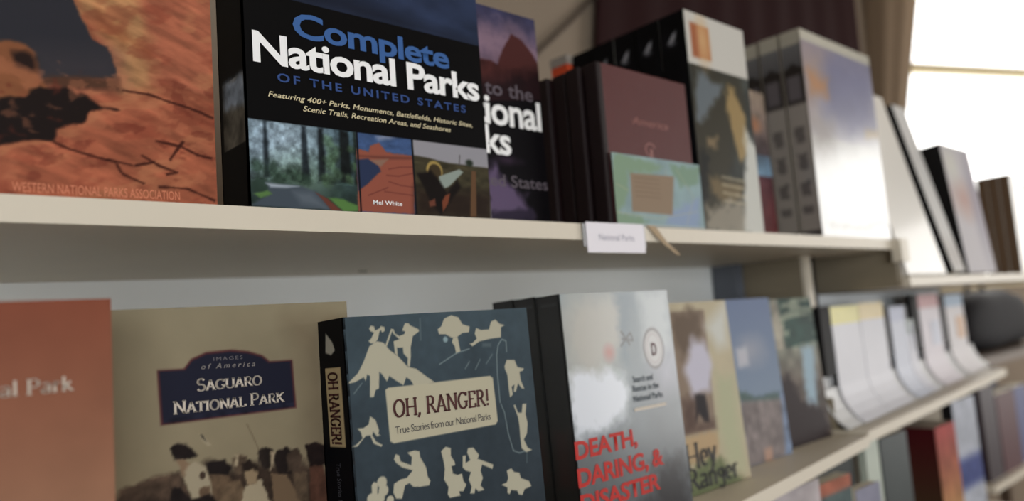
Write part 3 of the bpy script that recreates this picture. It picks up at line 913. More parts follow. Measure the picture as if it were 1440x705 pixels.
# --- orange box behind
ob = thing('paper_box', 'orange and grey box standing at the back between the guide and the journals', 'box', (0.765, 0.70, ZT))
box('body', 0, 0.085, 0, 0.03, 0, 0.262, mat('orange_card', (188, 70, 38), 0.6, var=0.1, vscale=12), ob)
box('lid', -0.001, 0.086, -0.001, 0.031, 0.262, 0.275, mat('grey_card', (140, 132, 124), 0.6), ob)

# --- black spined books with a dark picture cover, five deep
w, h, T = 0.134, 0.272, 0.0368
k = Ink(w, h, 0.0014, (58, 62, 58))
k.mottle(0.5, 0.035, 3)
k.poly([(0.0105,0.205),(0.1047,0.2055),(0.1238,0.1729),(0.0942,0.1083),(0.0494,0.0416),(0.0043,0.0007),(-0.0095,0.0045),(0.0012,0.1507)], (62, 58, 44), soft=0.01, rough=0.02, rs=0.03)
k.poly([(0.0135,0.2011),(0.0453,0.1886),(0.0728,0.1885),(0.0474,0.1573),(0.0094,0.1344)], (116, 128, 138), soft=0.006, rough=0.01, rs=0.02, a=0.85)
k.poly([(0.0816,0.1923),(0.0971,0.1877),(0.1155,0.1528),(0.1157,0.1105),(0.0939,0.0853),(0.0876,0.1168),(0.0758,0.1613)], (186, 152, 86), soft=0.004, rough=0.008, rs=0.015, a=0.85)
k.poly([(0.0244,0.1143),(0.0478,0.1169),(0.0413,0.1028),(0.0239,0.1032)], (154, 128, 88), soft=0.005, rough=0.006, rs=0.01, a=0.8)
k.poly([(0.0195,0.0658),(0.0536,0.064),(0.0978,0.0627),(0.0891,0.0394),(0.0404,0.0345),(0.0236,0.0466)], (150, 124, 78), soft=0.005, rough=0.006, rs=0.01, a=0.7)
k.poly([(0.0032,0.0989),(0.0243,0.0923),(0.0111,0.0393),(-0.003,0.0216)], (28, 30, 30), soft=0.005, rough=0.008, a=0.8)
k.poly([(0.1127,0.1383),(0.1468,0.1137),(0.1579,-0.0041),(0.0761,-0.006),(0.0941,0.0442)], (222, 222, 212), soft=0.006, rough=0.012, rs=0.03, a=0.95)
k.poly([(0.0088,0.0264),(0.09,0.0439),(0.0884,-0.0057),(-0.0001,-0.0036)], (164, 154, 134), soft=0.008, rough=0.010, a=0.9)
for i in range(4):
    q_ = [(0.0467,0.0688),(0.0985,0.0664),(0.0969,0.058),(0.0452,0.0607)]
    dv = -i * 0.010
    k.poly([(a_, b_ + dv) for a_, b_ in q_][:2] + [(q_[1][0], q_[1][1] + dv - 0.002), (q_[0][0], q_[0][1] + dv - 0.002)], (220, 206, 168), soft=0.001, a=0.7)
X2 = [(0.0084,0.2708),(0.1171,0.27),(0.109,0.2062),(0.0046,0.2049)]
vt = X2[3][1]
k.rect(-1, vt, 1, 1, (214, 210, 200))
k.rect(0.012, vt + 0.010, 0.052, 0.258, (196, 122, 64), soft=0.001)
k.ell(0.036, vt + 0.034, 0.012, 0.026, (226, 180, 118), 0.8, 0.8)
k.rect(0.012, vt + 0.010, 0.026, 0.258, (168, 88, 50), soft=0.004, a=0.7)
s = Ink(T, h, 0.0014, (15, 15, 18))
s.mottle(0.5, 0.02, 5)
s.poly([(0.010, 0.236), (0.016, 0.233), (0.022, 0.240), (0.024, 0.249), (0.018, 0.246)], (150, 150, 156), soft=0.0015)
s.ell(0.017, 0.234, 0.006, 0.003, (110, 110, 118), 0.5, 0.6)
s.rect(0.004, 0.10, T - 0.006, 0.18, (44, 44, 48), soft=0.01, a=0.5)
d0 = book('paperback_book', 'foremost black spined paperback, dark gold picture under a pale title panel', 'book', 0.773, 0.51, ZT, w, h, T, front=k, spine=s, group='black spined paperbacks behind the journal')
for i, lb in enumerate(('second', 'third', 'fourth', 'hindmost')):
    dd = dup(d0, 0.0004 * (i % 2), 0.0372 * (i + 1), 'black spined paperback with pale emblem, %s in the row behind the brown journal' % lb)

# --- small colourful book between the sets
w, h = 0.115, 0.215
k = Ink(w, h, 0.002, (118, 112, 112))
k.grad(0, 0.09, (112, 44, 44), (92, 52, 60))
k.grad(0.09, 0.12, (120, 160, 190), (90, 110, 130))
k.grad(0.12, 0.215, (84, 70, 74), (172, 150, 128))
k.ell(0.06, 0.165, 0.03, 0.012, (190, 116, 66), 0.6, 0.9, rough=0.3, rs=0.02)
k.mottle(0.3, 0.02, 8)
book('paperback_book', 'slim colourful paperback with a red foot between the two big rows', 'book', 0.905, 0.552, ZT, w, h, 0.018, front=k)

# --- big pale books, three deep
w, h, T = 0.240, 0.312, 0.033
k = Ink(w, h, 0.0018, (214, 212, 208))
V0 = [(0.0064,0.2942),(0.2343,0.2818),(0.0388,0.1558),(0.2428,0.1673),(0.0265,0.1063),(0.2425,0.1191)]
k.grad(0.15, 0.296, (196, 190, 200), (138, 136, 166))
k.poly([(-0.0041,0.2948),(0.0838,0.29),(0.0228,0.1807),(-0.0161,0.1756)], (186, 160, 150), soft=0.03, rough=0.01, a=0.8)
k.poly([(0.0838,0.29),(0.2343,0.2818),(0.2338,0.1844),(0.1334,0.1553),(0.0575,0.1853)], (126, 128, 168), soft=0.02, rough=0.02, rs=0.05, a=0.7)
k.poly([(0.0119,0.2492),(0.072,0.2429),(0.0715,0.2177),(0.0152,0.2173)], (204, 140, 84), soft=0.012, rough=0.01, a=0.9)
k.poly([(0.1916,0.1794),(0.2474,0.183),(0.2437,0.1704),(0.1873,0.1642)], (206, 168, 96), soft=0.006, a=0.7)
k.poly([(0.0004,0.1778),(0.0786,0.177),(0.067,0.1316),(0.0081,0.1205)], (160, 148, 140), soft=0.02, rough=0.01, a=0.8)
k.poly([(-0.04,0.0954),(0.0179,0.1161),(0.1595,0.1582),(0.2428,0.1673),(0.2602,0.0363),(0.0262,0.0166)], (232, 232, 228), soft=0.02, rough=0.03, rs=0.05)  # glare over the lower half, painted white into the cover ink
k.poly([(0.0161,0.0204),(0.1467,0.0206),(0.2034,0.0341),(0.2564,0.0242),(0.1443,0.0121),(0.0256,0.0139)], (150, 150, 140), soft=0.004, rough=0.006, a=0.7)
k.rect(-1, 0.296, 1, 1, (206, 202, 184))
k.mottle(0.05, 0.03, 8)
s = Ink(T, h, 0.0016, (154, 146, 138))
s.rect(-1, 0.200, 1, 0.255, (34, 28, 30), soft=0.003)
s.rect(0.005, 0.205, T - 0.006, 0.243, (96, 90, 96), soft=0.003)
s.grad(0.255, 0.290, (84, 84, 88), (110, 110, 112))
s.poly([(0.0, 0.250), (T * 0.5, 0.262), (T, 0.250), (T, 0.245), (0, 0.245)], (28, 24, 26), soft=0.002)
s.rect(-1, 0.290, 1, 1, (176, 170, 152))
for v0, v1 in ((0.140, 0.165), (0.100, 0.125), (0.062, 0.084), (0.035, 0.048)):
    s.poly([(0.009, v0), (T - 0.009, v0), (T - 0.009, v1), (0.009, v1)], (84, 78, 78), soft=0.001, rough=0.004, rs=0.006, a=0.7)
s.rect(-1, -1, 1, 0.010, (70, 66, 66))
s.line([(0.0006, 0), (0.0006, h)], 0.0016, (40, 36, 36), a=0.8)
v0b = book('hardcover_book', 'front one of three big pale books, lilac sky fading into painted white glare on its cover', 'book', 1.070, 0.511, ZT, w, h, T, front=k, spine=s, group='big pale books on the top shelf',
           edge=mat('pale_card', (190, 184, 168), 0.5), gloss=SHINY)
dup(v0b, 0.0, 0.0345, 'middle one of three big pale books, only its grey spine showing')
dup(v0b, 0.002, 0.069, 'rearmost of three big pale books, only its grey spine showing')

# ================================================================== LEANING BOOKS ON THE SECOND BOOKCASE
ZB = 0.0360
WHT = mat('white_card', (226, 222, 214), 0.4, coat=0.3)
book('magazine', 'wide white magazine leaning back at the end of the bookcase by the window', 'magazine', 1.338, 0.502, ZB, 0.176, 0.356, 0.014, lean=12, front=WHT, spine=WHT, back=WHT)
k = Ink(0.062, 0.345, 0.004, (232, 230, 226))
k.rect(0, 0, 0.1, 0.06, (212, 206, 200), soft=0.02)
book('magazine', 'narrow white booklet with a black spine leaning behind the wide white magazine', 'magazine', 1.552, 0.502, ZB, 0.062, 0.345, 0.030, lean=12, front=k)
k = Ink(0.165, 0.262, 0.004, (206, 200, 204))
k.ell(0.07, 0.15, 0.05, 0.03, (204, 150, 130), 0.9, 0.8, rough=0.2, rs=0.03)
k.ell(0.14, 0.15, 0.03, 0.10, (150, 140, 160), 0.8, 0.7)
k.ell(0.04, 0.22, 0.03, 0.03, (222, 220, 204), 0.8, 0.9)
book('hardcover_book', 'thick black spined book with a pale pink and grey cover under the window', 'book', 1.643, 0.505, ZB, 0.165, 0.262, 0.040, lean=5, front=k)
BS_ = mat('brown_spine', (98, 78, 60), 0.6, var=0.10, vscale=25, stretch=(1, 1, 0.4))
p0_ = book('hardcover_book', 'front brown spined book at the end of the shelf below the window', 'book', 1.990, 0.505, ZB, 0.12, 0.226, 0.022, front=WHT, spine=BS_, back=BS_, group='brown spined books below the window')
dup(p0_, 0.0, 0.0228, 'middle brown spined book at the end of the shelf below the window')
dup(p0_, 0.001, 0.0456, 'rear brown spined book at the end of the shelf below the window')
book('paperback_book', 'pale book cut off by the picture border under the window', 'book', 2.20, 0.520, ZB, 0.13, 0.22, 0.03, front=WHT, spine=mat('maroon_spine', (84, 44, 48), 0.5))

# ================================================================== LOWER SHELF
ZL = -0.1999
# --- salmon book, nearest
w, h = 0.1725, 0.2315
k = Ink(w, h, 0.0015, (172, 112, 86))
k.grad(0, 0.10, (150, 120, 84), (168, 124, 92))
k.grad(0.10, h, (168, 124, 92), (148, 78, 52))
k.mottle(0.05, 0.02, 3)
b = book('paperback_book', 'salmon coloured paperback with white serif lettering, nearest to the camera', 'book', -0.06, 0.44, ZL, w, h, 0.012, front=k, gloss=MATTE, edge=mat('salmon_card', (170, 92, 66), 0.5))
P2 = [(0.1343,0.1857),(0.1545,0.1852),(0.1344,0.1928),(0.1232,0.1862),(0.1301,0.1859),(0.1395,0.1855)]
place_text('lettering', 'roman', 'National Park', (P2[1][0] - (P2[1][0] - P2[3][0]) * 6.44 / 3.3, P2[0][1]), (P2[1][0], P2[0][1]), P2[2][1] - P2[0][1], PALE_INK, b, thick=0.12, thin=0.06)

# --- sepia history book
w, h = 0.175, 0.2295
k = Ink(w, h, 0.0009, (152, 138, 106))
k.grad(0, h, (146, 130, 98), (150, 138, 108))
k.poly([(0.1266,0.2181),(0.1465,0.2171),(0.1588,0.2165),(0.1554,0.084),(0.1514,0.0848),(0.1396,0.1263),(0.1365,0.1809)], (120, 100, 74), soft=0.012, a=0.5)
k.mottle(0.06, 0.03, 2)
LB = [(0.0384,0.1906),(0.0549,0.1902),(0.0596,0.1959),(0.0691,0.1995),(0.0854,0.2001),(0.0977,0.1981),(0.1076,0.1945),(0.1127,0.19),(0.1295,0.1895),(0.1309,0.1557),(0.0398,0.1561)]
k.poly(LB, (92, 46, 50), soft=0.0006)
cu_, cv_ = sum(p[0] for p in LB) / len(LB), sum(p[1] for p in LB) / len(LB)
k.poly([(cu_ + (a_ - cu_) * 0.968, cv_ - 0.0008 + (b_ - cv_) * 0.942) for a_, b_ in LB], (36, 38, 56), soft=0.0006)
k.poly([(0.0137,0.1132),(0.0146,0.122),(0.0254,0.123),(0.0374,0.1246),(0.0513,0.126),(0.0526,0.1178),(0.0569,0.1043),(0.0128,0.0719)], (84, 66, 52), soft=0.0015, rough=0.003)
k.poly([(0.0658,0.1283),(0.0823,0.1221),(0.0963,0.1231),(0.141,0.1154),(0.1566,0.1054),(0.1545,-0.0008),(0.0122,0.0429),(0.0369,0.1084),(0.0667,0.1071)], (64, 50, 40), soft=0.004, rough=0.003)
k.poly([(0.0013,0.1187),(0.1597,0.0867),(0.1535,-0.0178),(-0.0003,0.0325)], (56, 44, 36), soft=0.004, rough=0.004)
k.mottle(0.25, 0.006, 12, 1, 1, (k.c[..., 0] < 118) & (k.V < 0.16))
PA, PB, PC = (150, 128, 96), (34, 27, 26), (112, 90, 66)
for ps, c_ in (([(0.0664,0.1217),(0.0805,0.1192),(0.0853,0.1116),(0.0831,0.0989),(0.0649,0.1026)], (104, 82, 60)),
               ([(0.0786,0.1129),(0.0889,0.1143),(0.0952,0.0964),(0.0747,0.1006)], PC), ([(0.0922,0.1087),(0.103,0.1117),(0.1094,0.0934),(0.0882,0.0978)], (176, 160, 128)),
               ([(0.1103,0.1138),(0.1214,0.1118),(0.1337,0.0884),(0.1112,0.0931)], (120, 96, 70)), ([(0.1253,0.1128),(0.1368,0.1108),(0.1375,0.0876),(0.1281,0.0931)], (92, 74, 56)),
               ([(0.139,0.1157),(0.1489,0.114),(0.1554,0.084),(0.1375,0.0876)], (88, 56, 42)),
               ([(0.0484,0.1337),(0.0531,0.1337),(0.057,0.1298),(0.0568,0.1234),(0.0528,0.1226),(0.0506,0.1277)], (142, 114, 86)),
               ([(0.0545,0.1286),(0.0602,0.1301),(0.0666,0.1262),(0.0701,0.1113),(0.0692,0.1066),(0.057,0.1074),(0.0535,0.1208)], (170, 156, 126)),
               ([(0.062,0.1136),(0.0686,0.1132),(0.069,0.1018),(0.0625,0.1031)], (110, 86, 64)),
               ([(0.0452,0.1414),(0.0479,0.1433),(0.055,0.1425),(0.0581,0.1393),(0.0614,0.1342),(0.0571,0.133),(0.0471,0.1339)], PB),
               ([(0.043,0.1071),(0.0448,0.1162),(0.0502,0.1167),(0.057,0.1074),(0.0684,0.1084),(0.0747,0.1006)], PB),
               ([(0.0671,0.1281),(0.0725,0.1296),(0.0792,0.1285),(0.0832,0.1228),(0.0805,0.1183),(0.0688,0.1213)], PB),
               ([(0.0843,0.1285),(0.0878,0.1309),(0.0939,0.1285),(0.0925,0.117),(0.0856,0.1182)], (96, 78, 60)), ([(0.0861,0.1307),(0.0889,0.1307),(0.0872,0.1233),(0.0855,0.1239)], (178, 160, 126)),
               ([(0.0902,0.1241),(0.0955,0.1257),(0.1012,0.1205),(0.0995,0.1157),(0.0908,0.1173)], (46, 36, 30)), ([(0.0917,0.1188),(0.098,0.1202),(0.1013,0.1154),(0.0993,0.109),(0.0931,0.1102)], (156, 132, 98)),
               ([(0.102,0.1306),(0.1075,0.1328),(0.1126,0.1298),(0.1105,0.118),(0.1042,0.1183),(0.1017,0.1247)], (44, 36, 32)), ([(0.111,0.1288),(0.1138,0.1278),(0.1125,0.1203),(0.1097,0.1165)], (172, 152, 120)),
               ([(0.1147,0.1277),(0.1223,0.13),(0.1278,0.1256),(0.1252,0.1111),(0.1158,0.1128),(0.1125,0.1203)], (38, 30, 28)), ([(0.1221,0.1256),(0.1299,0.1279),(0.1339,0.1219),(0.131,0.1118),(0.1225,0.1133)], (78, 62, 50)),
               ([(0.1358,0.1287),(0.1438,0.1302),(0.1537,0.1259),(0.157,0.1126),(0.1389,0.1139)], (36, 26, 24))):
    k.poly(ps, c_, soft=0.0009, rough=0.0012, rs=0.003)
k.mottle(0.25, 0.005, 17, 1, 1, (k.c[..., 0] < 118) & (k.V < 0.16))
k.poly([(0.0632,0.1475),(0.0656,0.1463),(0.0711,0.1389),(0.0682,0.139),(0.0647,0.1431)], (168, 154, 122), soft=0.0005)
k.poly([(0.0638,0.1472),(0.0654,0.1463),(0.0676,0.1419),(0.0651,0.1444)], (54, 50, 46), soft=0.0004)
k.line([(0.0948,0.1496),(0.1024,0.1314)], 0.0006, (110, 92, 68), a=0.8)
k.ell(*[(0.0644,0.1211)][0], 0.002, 0.0024, (70, 54, 44), 0.2)
b = book('paperback_book', 'sepia photograph paperback with a dark blue arched title label', 'book', 0.118, 0.512, ZL, w, h, 0.010, front=k, gloss=MATTE)
P2 = [(0.0625,0.1749),(0.1065,0.1746),(0.0631,0.1825),(0.0474,0.1621),(0.1223,0.1612),(0.0476,0.1698)]
place_text('lettering', 'roman', 'SAGUARO', P2[0], P2[1], P2[2][1] - P2[0][1], PALE_INK, b, thick=0.15, thin=0.08, small=0.8)
place_text('lettering', 'roman', 'NATIONAL PARK', P2[3], P2[4], P2[5][1] - P2[3][1], PALE_INK, b, thick=0.15, thin=0.08, small=0.8)
P2 = [(0.0659,0.1887),(0.1019,0.1876),(0.066,0.1922),(0.0739,0.1935),(0.0935,0.1932),(0.074,0.1959)]
DIM_INK = mat('dim_ink', (140, 134, 130), 0.5)
place_text('lettering', 'sans', 'of America', P2[0], P2[1], P2[2][1] - P2[0][1], DIM_INK, b, shear=0.25, space=1.5)
place_text('lettering', 'sans', 'IMAGES', P2[3], P2[4], P2[5][1] - P2[3][1], mat('dimmer_ink', (104, 100, 104), 0.5), b, space=1.3)

# --- dark blue silhouette book
w, h, T = 0.1745, 0.2150, 0.040
k = Ink(w, h, 0.00072, (52, 72, 86))
k.grad(0, h, (40, 48, 56), (68, 86, 96))
k.mottle(0.12, 0.03, 5)
k.mottle(0.06, 0.006, 6)
CR = (190, 184, 158)
for ps in (
    [(-0.0001,0.1691),(0.0089,0.1758),(0.014,0.1832),(0.0196,0.1937),(0.0263,0.1967),(0.0315,0.1953),(0.0364,0.1894),(0.0426,0.1848),(0.0505,0.1764),(0.0578,0.1742),(0.0674,0.167),(0.0735,0.1627),(0.0617,0.1618),(0.0547,0.162),(0.052,0.1665),(0.0485,0.1689),(0.0455,0.1635),(0.0397,0.1672),(0.0341,0.1713),(0.0319,0.1675),(0.0283,0.1729),(0.0261,0.1751),(0.0248,0.1633),(0.022,0.1626),(0.0201,0.1579),(0.017,0.1582),(0.0183,0.1729),(0.0161,0.1741),(0.0146,0.1698),(0.0131,0.1724),(0.0061,0.1697)],
    [(0.019,0.1975),(0.0212,0.1986),(0.0241,0.2029),(0.0214,0.2041),(0.0204,0.2062),(0.022,0.2081),(0.0245,0.2075),(0.0254,0.2044),(0.0289,0.2057),(0.0302,0.2073),(0.0331,0.2065),(0.0335,0.2039),(0.0312,0.2025),(0.0297,0.2046),(0.0286,0.2027),(0.027,0.1982),(0.0244,0.1953),(0.0209,0.1956)],
    [(0.0497,0.206),(0.0511,0.2083),(0.0543,0.2081),(0.056,0.2062),(0.0627,0.2032),(0.0632,0.2016),(0.0571,0.1983),(0.0562,0.1952),(0.0544,0.1901),(0.054,0.1839),(0.0524,0.1762),(0.0503,0.1769),(0.0511,0.1825),(0.0477,0.1864),(0.0475,0.1906),(0.0426,0.191),(0.0426,0.1848),(0.0404,0.187),(0.04,0.1958),(0.0451,0.197),(0.0405,0.2009),(0.039,0.2046),(0.0408,0.2045),(0.0418,0.2013),(0.0453,0.1992),(0.0497,0.2003),(0.0506,0.2023),(0.0481,0.203)],
    [(0.0803,0.2021),(0.0839,0.2041),(0.0873,0.2099),(0.0944,0.2123),(0.1012,0.2103),(0.1048,0.2046),(0.1117,0.2025),(0.1105,0.1981),(0.104,0.1979),(0.0981,0.195),(0.0932,0.1948),(0.0873,0.1979),(0.0813,0.1983)],
    [(0.0946,0.1952),(0.0988,0.195),(0.1003,0.1839),(0.0959,0.1826),(0.0952,0.1881),(0.0928,0.1915)],
    [(0.1101,0.1892),(0.1131,0.1895),(0.1178,0.1926),(0.1161,0.1966),(0.1181,0.201),(0.123,0.199),(0.1312,0.1991),(0.1342,0.2053),(0.139,0.2067),(0.1431,0.203),(0.1484,0.2016),(0.1443,0.2001),(0.1432,0.192),(0.1325,0.1916),(0.1204,0.1902),(0.1127,0.1868)],
    [(0.144,0.1684),(0.147,0.1733),(0.1555,0.1726),(0.1579,0.1665),(0.1648,0.1647),(0.1638,0.1631),(0.1597,0.1623),(0.1603,0.1553),(0.1633,0.148),(0.1602,0.1489),(0.1569,0.1533),(0.1536,0.1468),(0.1513,0.147),(0.1528,0.1526),(0.1495,0.1512),(0.1502,0.1449),(0.1468,0.143),(0.1462,0.1499),(0.1462,0.1613),(0.1442,0.1661)],
    [(-0.0014,0.1266),(0.0032,0.1274),(0.0088,0.131),(0.0075,0.1357),(0.0053,0.1381),(0.01,0.1379),(0.0143,0.1398),(0.016,0.1452),(0.02,0.1421),(0.0223,0.1346),(0.0215,0.1322),(0.0232,0.1309),(0.0202,0.1308),(0.0174,0.1343),(0.0166,0.1319),(0.0192,0.1274),(0.0244,0.124),(0.0231,0.1232),(0.0173,0.1262),(0.0149,0.1321),(0.0113,0.1322),(0.0043,0.1262)],
    [(0.0326,0.1129),(0.0342,0.1163),(0.0372,0.1148),(0.0381,0.1105),(0.0466,0.1064),(0.0478,0.112),(0.0443,0.1157),(0.0502,0.1163),(0.0546,0.115),(0.0549,0.1108),(0.0565,0.1079),(0.0593,0.1026),(0.06,0.0961),(0.0622,0.0926),(0.0606,0.0897),(0.0527,0.0901),(0.047,0.0912),(0.0441,0.0944),(0.0402,0.0936),(0.0368,0.085),(0.0319,0.086),(0.0299,0.0905),(0.0311,0.0963),(0.0369,0.0983),(0.042,0.0984),(0.0475,0.1026),(0.0389,0.1062),(0.0342,0.1101)],
    [(0.0738,0.1119),(0.0783,0.1145),(0.083,0.1126),(0.0824,0.1073),(0.0853,0.1024),(0.0857,0.0996),(0.0822,0.0997),(0.083,0.0941),(0.087,0.0923),(0.0913,0.0926),(0.0921,0.087),(0.0946,0.0838),(0.0912,0.0795),(0.087,0.0803),(0.0881,0.0769),(0.0783,0.0772),(0.0765,0.0802),(0.0778,0.0853),(0.0743,0.0914),(0.0758,0.0986),(0.0752,0.1052)],
    [(0.098,0.1069),(0.0991,0.1101),(0.1043,0.1098),(0.1094,0.1033),(0.1076,0.1008),(0.1226,0.0938),(0.1214,0.0906),(0.1115,0.0957),(0.1095,0.0916),(0.111,0.0857),(0.1081,0.0806),(0.1114,0.0767),(0.1054,0.0767),(0.1028,0.0795),(0.1016,0.0758),(0.0974,0.0767),(0.0994,0.0812),(0.0972,0.0871),(0.0999,0.0921),(0.0951,0.0941),(0.0925,0.0968),(0.0935,0.1054),(0.0964,0.105),(0.0957,0.0995),(0.1003,0.101)],
    [(0.129,0.0772),(0.1346,0.0779),(0.1366,0.081),(0.1358,0.0869),(0.1406,0.0877),(0.1434,0.0844),(0.1488,0.0828),(0.1499,0.0785),(0.1584,0.0746),(0.1603,0.0701),(0.1527,0.0693),(0.1497,0.0652),(0.1458,0.0665),(0.1446,0.0697),(0.1385,0.0714),(0.1365,0.0684),(0.1343,0.07),(0.1348,0.0739)],
    [(0.1496,0.1364),(0.1513,0.1367),(0.1537,0.1299),(0.1577,0.1293),(0.1595,0.1363),(0.1637,0.1358),(0.1617,0.1276),(0.1631,0.1202),(0.1612,0.1121),(0.1572,0.1079),(0.1604,0.1009),(0.1651,0.0983),(0.1583,0.0976),(0.1539,0.1013),(0.1535,0.1108),(0.1538,0.1191),(0.1532,0.1264)],
    [(0.0131,0.0987),(0.015,0.1006),(0.0179,0.0993),(0.0172,0.091),(0.0188,0.0886),(0.0178,0.0849),(0.0097,0.0865),(0.0101,0.0914),(0.0129,0.0928)],
):
    k.poly(ps, CR, soft=0.0004)
for (a_, b_), r_ in zip([(0.0215,0.0991),(0.0222,0.0935),(0.0123,0.0899),(0.0188,0.0886),(0.027,0.086)], (0.004, 0.004, 0.0035, 0.004, 0.003)):
    k.ell(a_, b_, r_, r_, CR, 0.15)
k.ell(*[(0.0869,0.1939)][0], 0.0022, 0.0022, (140, 168, 174), 0.3)
for L, wd, al in (([(0.0394,0.2046),(0.0334,0.1929)], 0.0016, 1.0), ([(0.0788,0.1754),(0.0959,0.1826),(0.1097,0.1853)], 0.0010, 0.6),
              ([(0.1478,0.1796),(0.1483,0.1888),(0.1438,0.1903),(0.1394,0.186),(0.1369,0.1781),(0.1356,0.1623),(0.1357,0.1398)], 0.0012, 0.55),
              ([(0.1363,0.1392),(0.1393,0.1317),(0.1411,0.115),(0.1448,0.101),(0.151,0.0982),(0.1576,0.0986)], 0.0010, 0.6),
              ([(0.1085,0.1755),(0.1033,0.1699)], 0.0012, 0.4), ([(0.1194,0.1762),(0.1134,0.1684)], 0.0012, 0.4), ([(0.1324,0.1791),(0.1248,0.1718)], 0.0012, 0.35),
              ([(0.123,0.1872),(0.1319,0.1865)], 0.0030, 0.25), ([(-0.0019,0.1672),(-0.0042,0.1655)], 0.0010, 0.4), ([(0.0116,0.1686),(0.0043,0.1617)], 0.0010, 0.4),
              ([(0.0649,0.2116),(0.064,0.1946)], 0.0015, 0.25), ([(0.1592,0.0981),(0.1579,0.0888)], 0.0014, 0.25)):
    k.line(L, wd, (150, 170, 170) if al < 0.9 else CR, a=al)
LB = [(0.0299,0.1618),(0.0324,0.163),(0.1278,0.1622),(0.1305,0.1602),(0.1315,0.1263),(0.1289,0.1239),(0.0335,0.1238),(0.0307,0.1257)]
k.poly(LB, (196, 188, 158), soft=0.0005)
s = Ink(T, h, 0.0008, (14, 15, 20))
s.rect(0.010, 0.126, 0.032, 0.181, (196, 172, 122))
s.poly([(0.012, 0.192), (0.020, 0.190), (0.026, 0.193), (0.023, 0.199), (0.018, 0.203), (0.014, 0.206), (0.013, 0.199)], (176, 172, 156), soft=0.0006)
b = book('hardcover_book', 'dark blue hardcover with cream cartoon silhouettes around a cream title label', 'book', 0.2685, 0.468, ZL, w, h, T, lean=2, front=k, spine=s, gloss=MATTE, edge=mat('navy_card', (20, 24, 32), 0.5))
P2 = [(0.0344,0.1426),(0.122,0.1398),(0.0363,0.1529),(0.0347,0.1426),(0.1226,0.1386)]
P3 = [(0.0347,0.1418),(0.1235,0.1399),(0.0346,0.1537)]
place_text('lettering', 'roman', 'OH, RANGER!', P3[0], P3[1], P3[2][1] - P3[0][1], BROWN_INK, b, thick=0.17, thin=0.10)
P3 = [(0.0353,0.13),(0.1242,0.1284),(0.0359,0.1356)]
place_text('lettering', 'sans', 'True Stories from our National Parks', P3[0], P3[1], P3[2][1] - P3[0][1], mat('grey_brown_ink', (84, 80, 76), 0.5), b, space=0.85)
tx = place_text('lettering', 'roman', 'OH RANGER!', (0.0, 0.0), (0.050, 0.0), 0.013, BROWN_INK, b, thick=0.2, thin=0.12)
# turn it to read down the spine
me_ = tx.data
for v_ in me_.vertices:
    a_, c_ = v_.co.x, v_.co.z
    v_.co = (-0.0006, T - (0.0145 + c_), 0.178 - a_)
tx = place_text('lettering', 'sans', 'True Stories from our National Parks', (0.0, 0.0), (0.07, 0.0), 0.006, mat('dimmest_ink', (70, 72, 80), 0.5), b)
for v_ in tx.data.vertices:
    a_, c_ = v_.co.x, v_.co.z
    v_.co = (-0.0006, T - (0.018 + c_), 0.115 - a_)

# --- adventure books, three deep
w, h, T = 0.160, 0.2262, 0.0305
k = Ink(w, h, 0.0010, (120, 130, 134))
k.grad(0, h, (70, 78, 84), (138, 152, 158))
k.mottle(0.15, 0.05, 4)
k.poly([(-0.0065,0.2252),(0.0767,0.2273),(0.081,0.1749),(0.0705,0.1175),(-0.0048,0.1215),(-0.0073,0.1812)], (160, 172, 170), soft=0.02, rough=0.02, a=0.8)
k.poly([(0.0187,0.2188),(0.0579,0.2233),(0.0887,0.2164),(0.081,0.1749),(0.0644,0.1586),(0.0129,0.1576),(0.0053,0.1858)], (186, 180, 168), soft=0.018, rough=0.02, rs=0.04, a=0.85)
k.poly([(0.0764,0.2258),(0.1048,0.2266),(0.1083,0.2065),(0.089,0.1803),(0.0869,0.1566),(0.0761,0.1605),(0.0795,0.2047)], (96, 118, 132), soft=0.006, rough=0.006, a=0.8)
k.poly([(0.1118,0.2248),(0.1606,0.2268),(0.154,0.1696),(0.1312,0.1589),(0.1122,0.1635),(0.1125,0.2032)], (176, 184, 186), soft=0.010, rough=0.006, a=0.9)
k.poly([(0.099,0.216),(0.1077,0.2034),(0.1033,0.1552),(0.0841,0.1363),(0.0879,0.1744)], (120, 134, 140), soft=0.005, rough=0.006, a=0.7)
k.poly([(0.0021,0.1531),(0.0127,0.1562),(0.0308,0.1531),(0.059,0.1533),(0.078,0.1457),(0.0798,0.1309),(0.0772,0.1167),(0.0543,0.1025),(0.0317,0.0961),(0.0034,0.0989),(-0.0033,0.1186)], (226, 232, 242), soft=0.006, rough=0.008, rs=0.012)  # bluish white glare on the glossy cover, painted into the ink
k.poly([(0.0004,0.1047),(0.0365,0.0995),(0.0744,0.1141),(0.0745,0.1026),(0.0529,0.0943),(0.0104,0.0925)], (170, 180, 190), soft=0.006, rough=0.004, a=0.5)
k.poly([(0.125,0.1533),(0.1572,0.1599),(0.154,0.132),(0.135,0.1278)], (190, 182, 206), soft=0.02, a=0.7)
k.ell(*[(0.0596,0.1691)][0], 0.006, 0.006, (198, 120, 110), 0.9, 0.9)
k.line([(0.0798,0.1883),(0.0912,0.1741)], 0.0022, (52, 52, 54), a=0.9)
k.line([(0.0771,0.1737),(0.0934,0.186),(0.0967,0.1782),(0.0798,0.1809)], 0.0020, (52, 52, 54), a=0.9)
LC = [(0.127,0.1685)][0]
k.ell(LC[0], LC[1], 0.0165, 0.0205, (84, 74, 74), 0.06)
k.ell(LC[0], LC[1], 0.0140, 0.0178, (182, 180, 178), 0.06)
k.ell(LC[0], LC[1], 0.0115, 0.0150, (150, 130, 130), 0.05, 0.6)
k.ell(LC[0], LC[1], 0.0100, 0.0135, (186, 184, 182), 0.06)
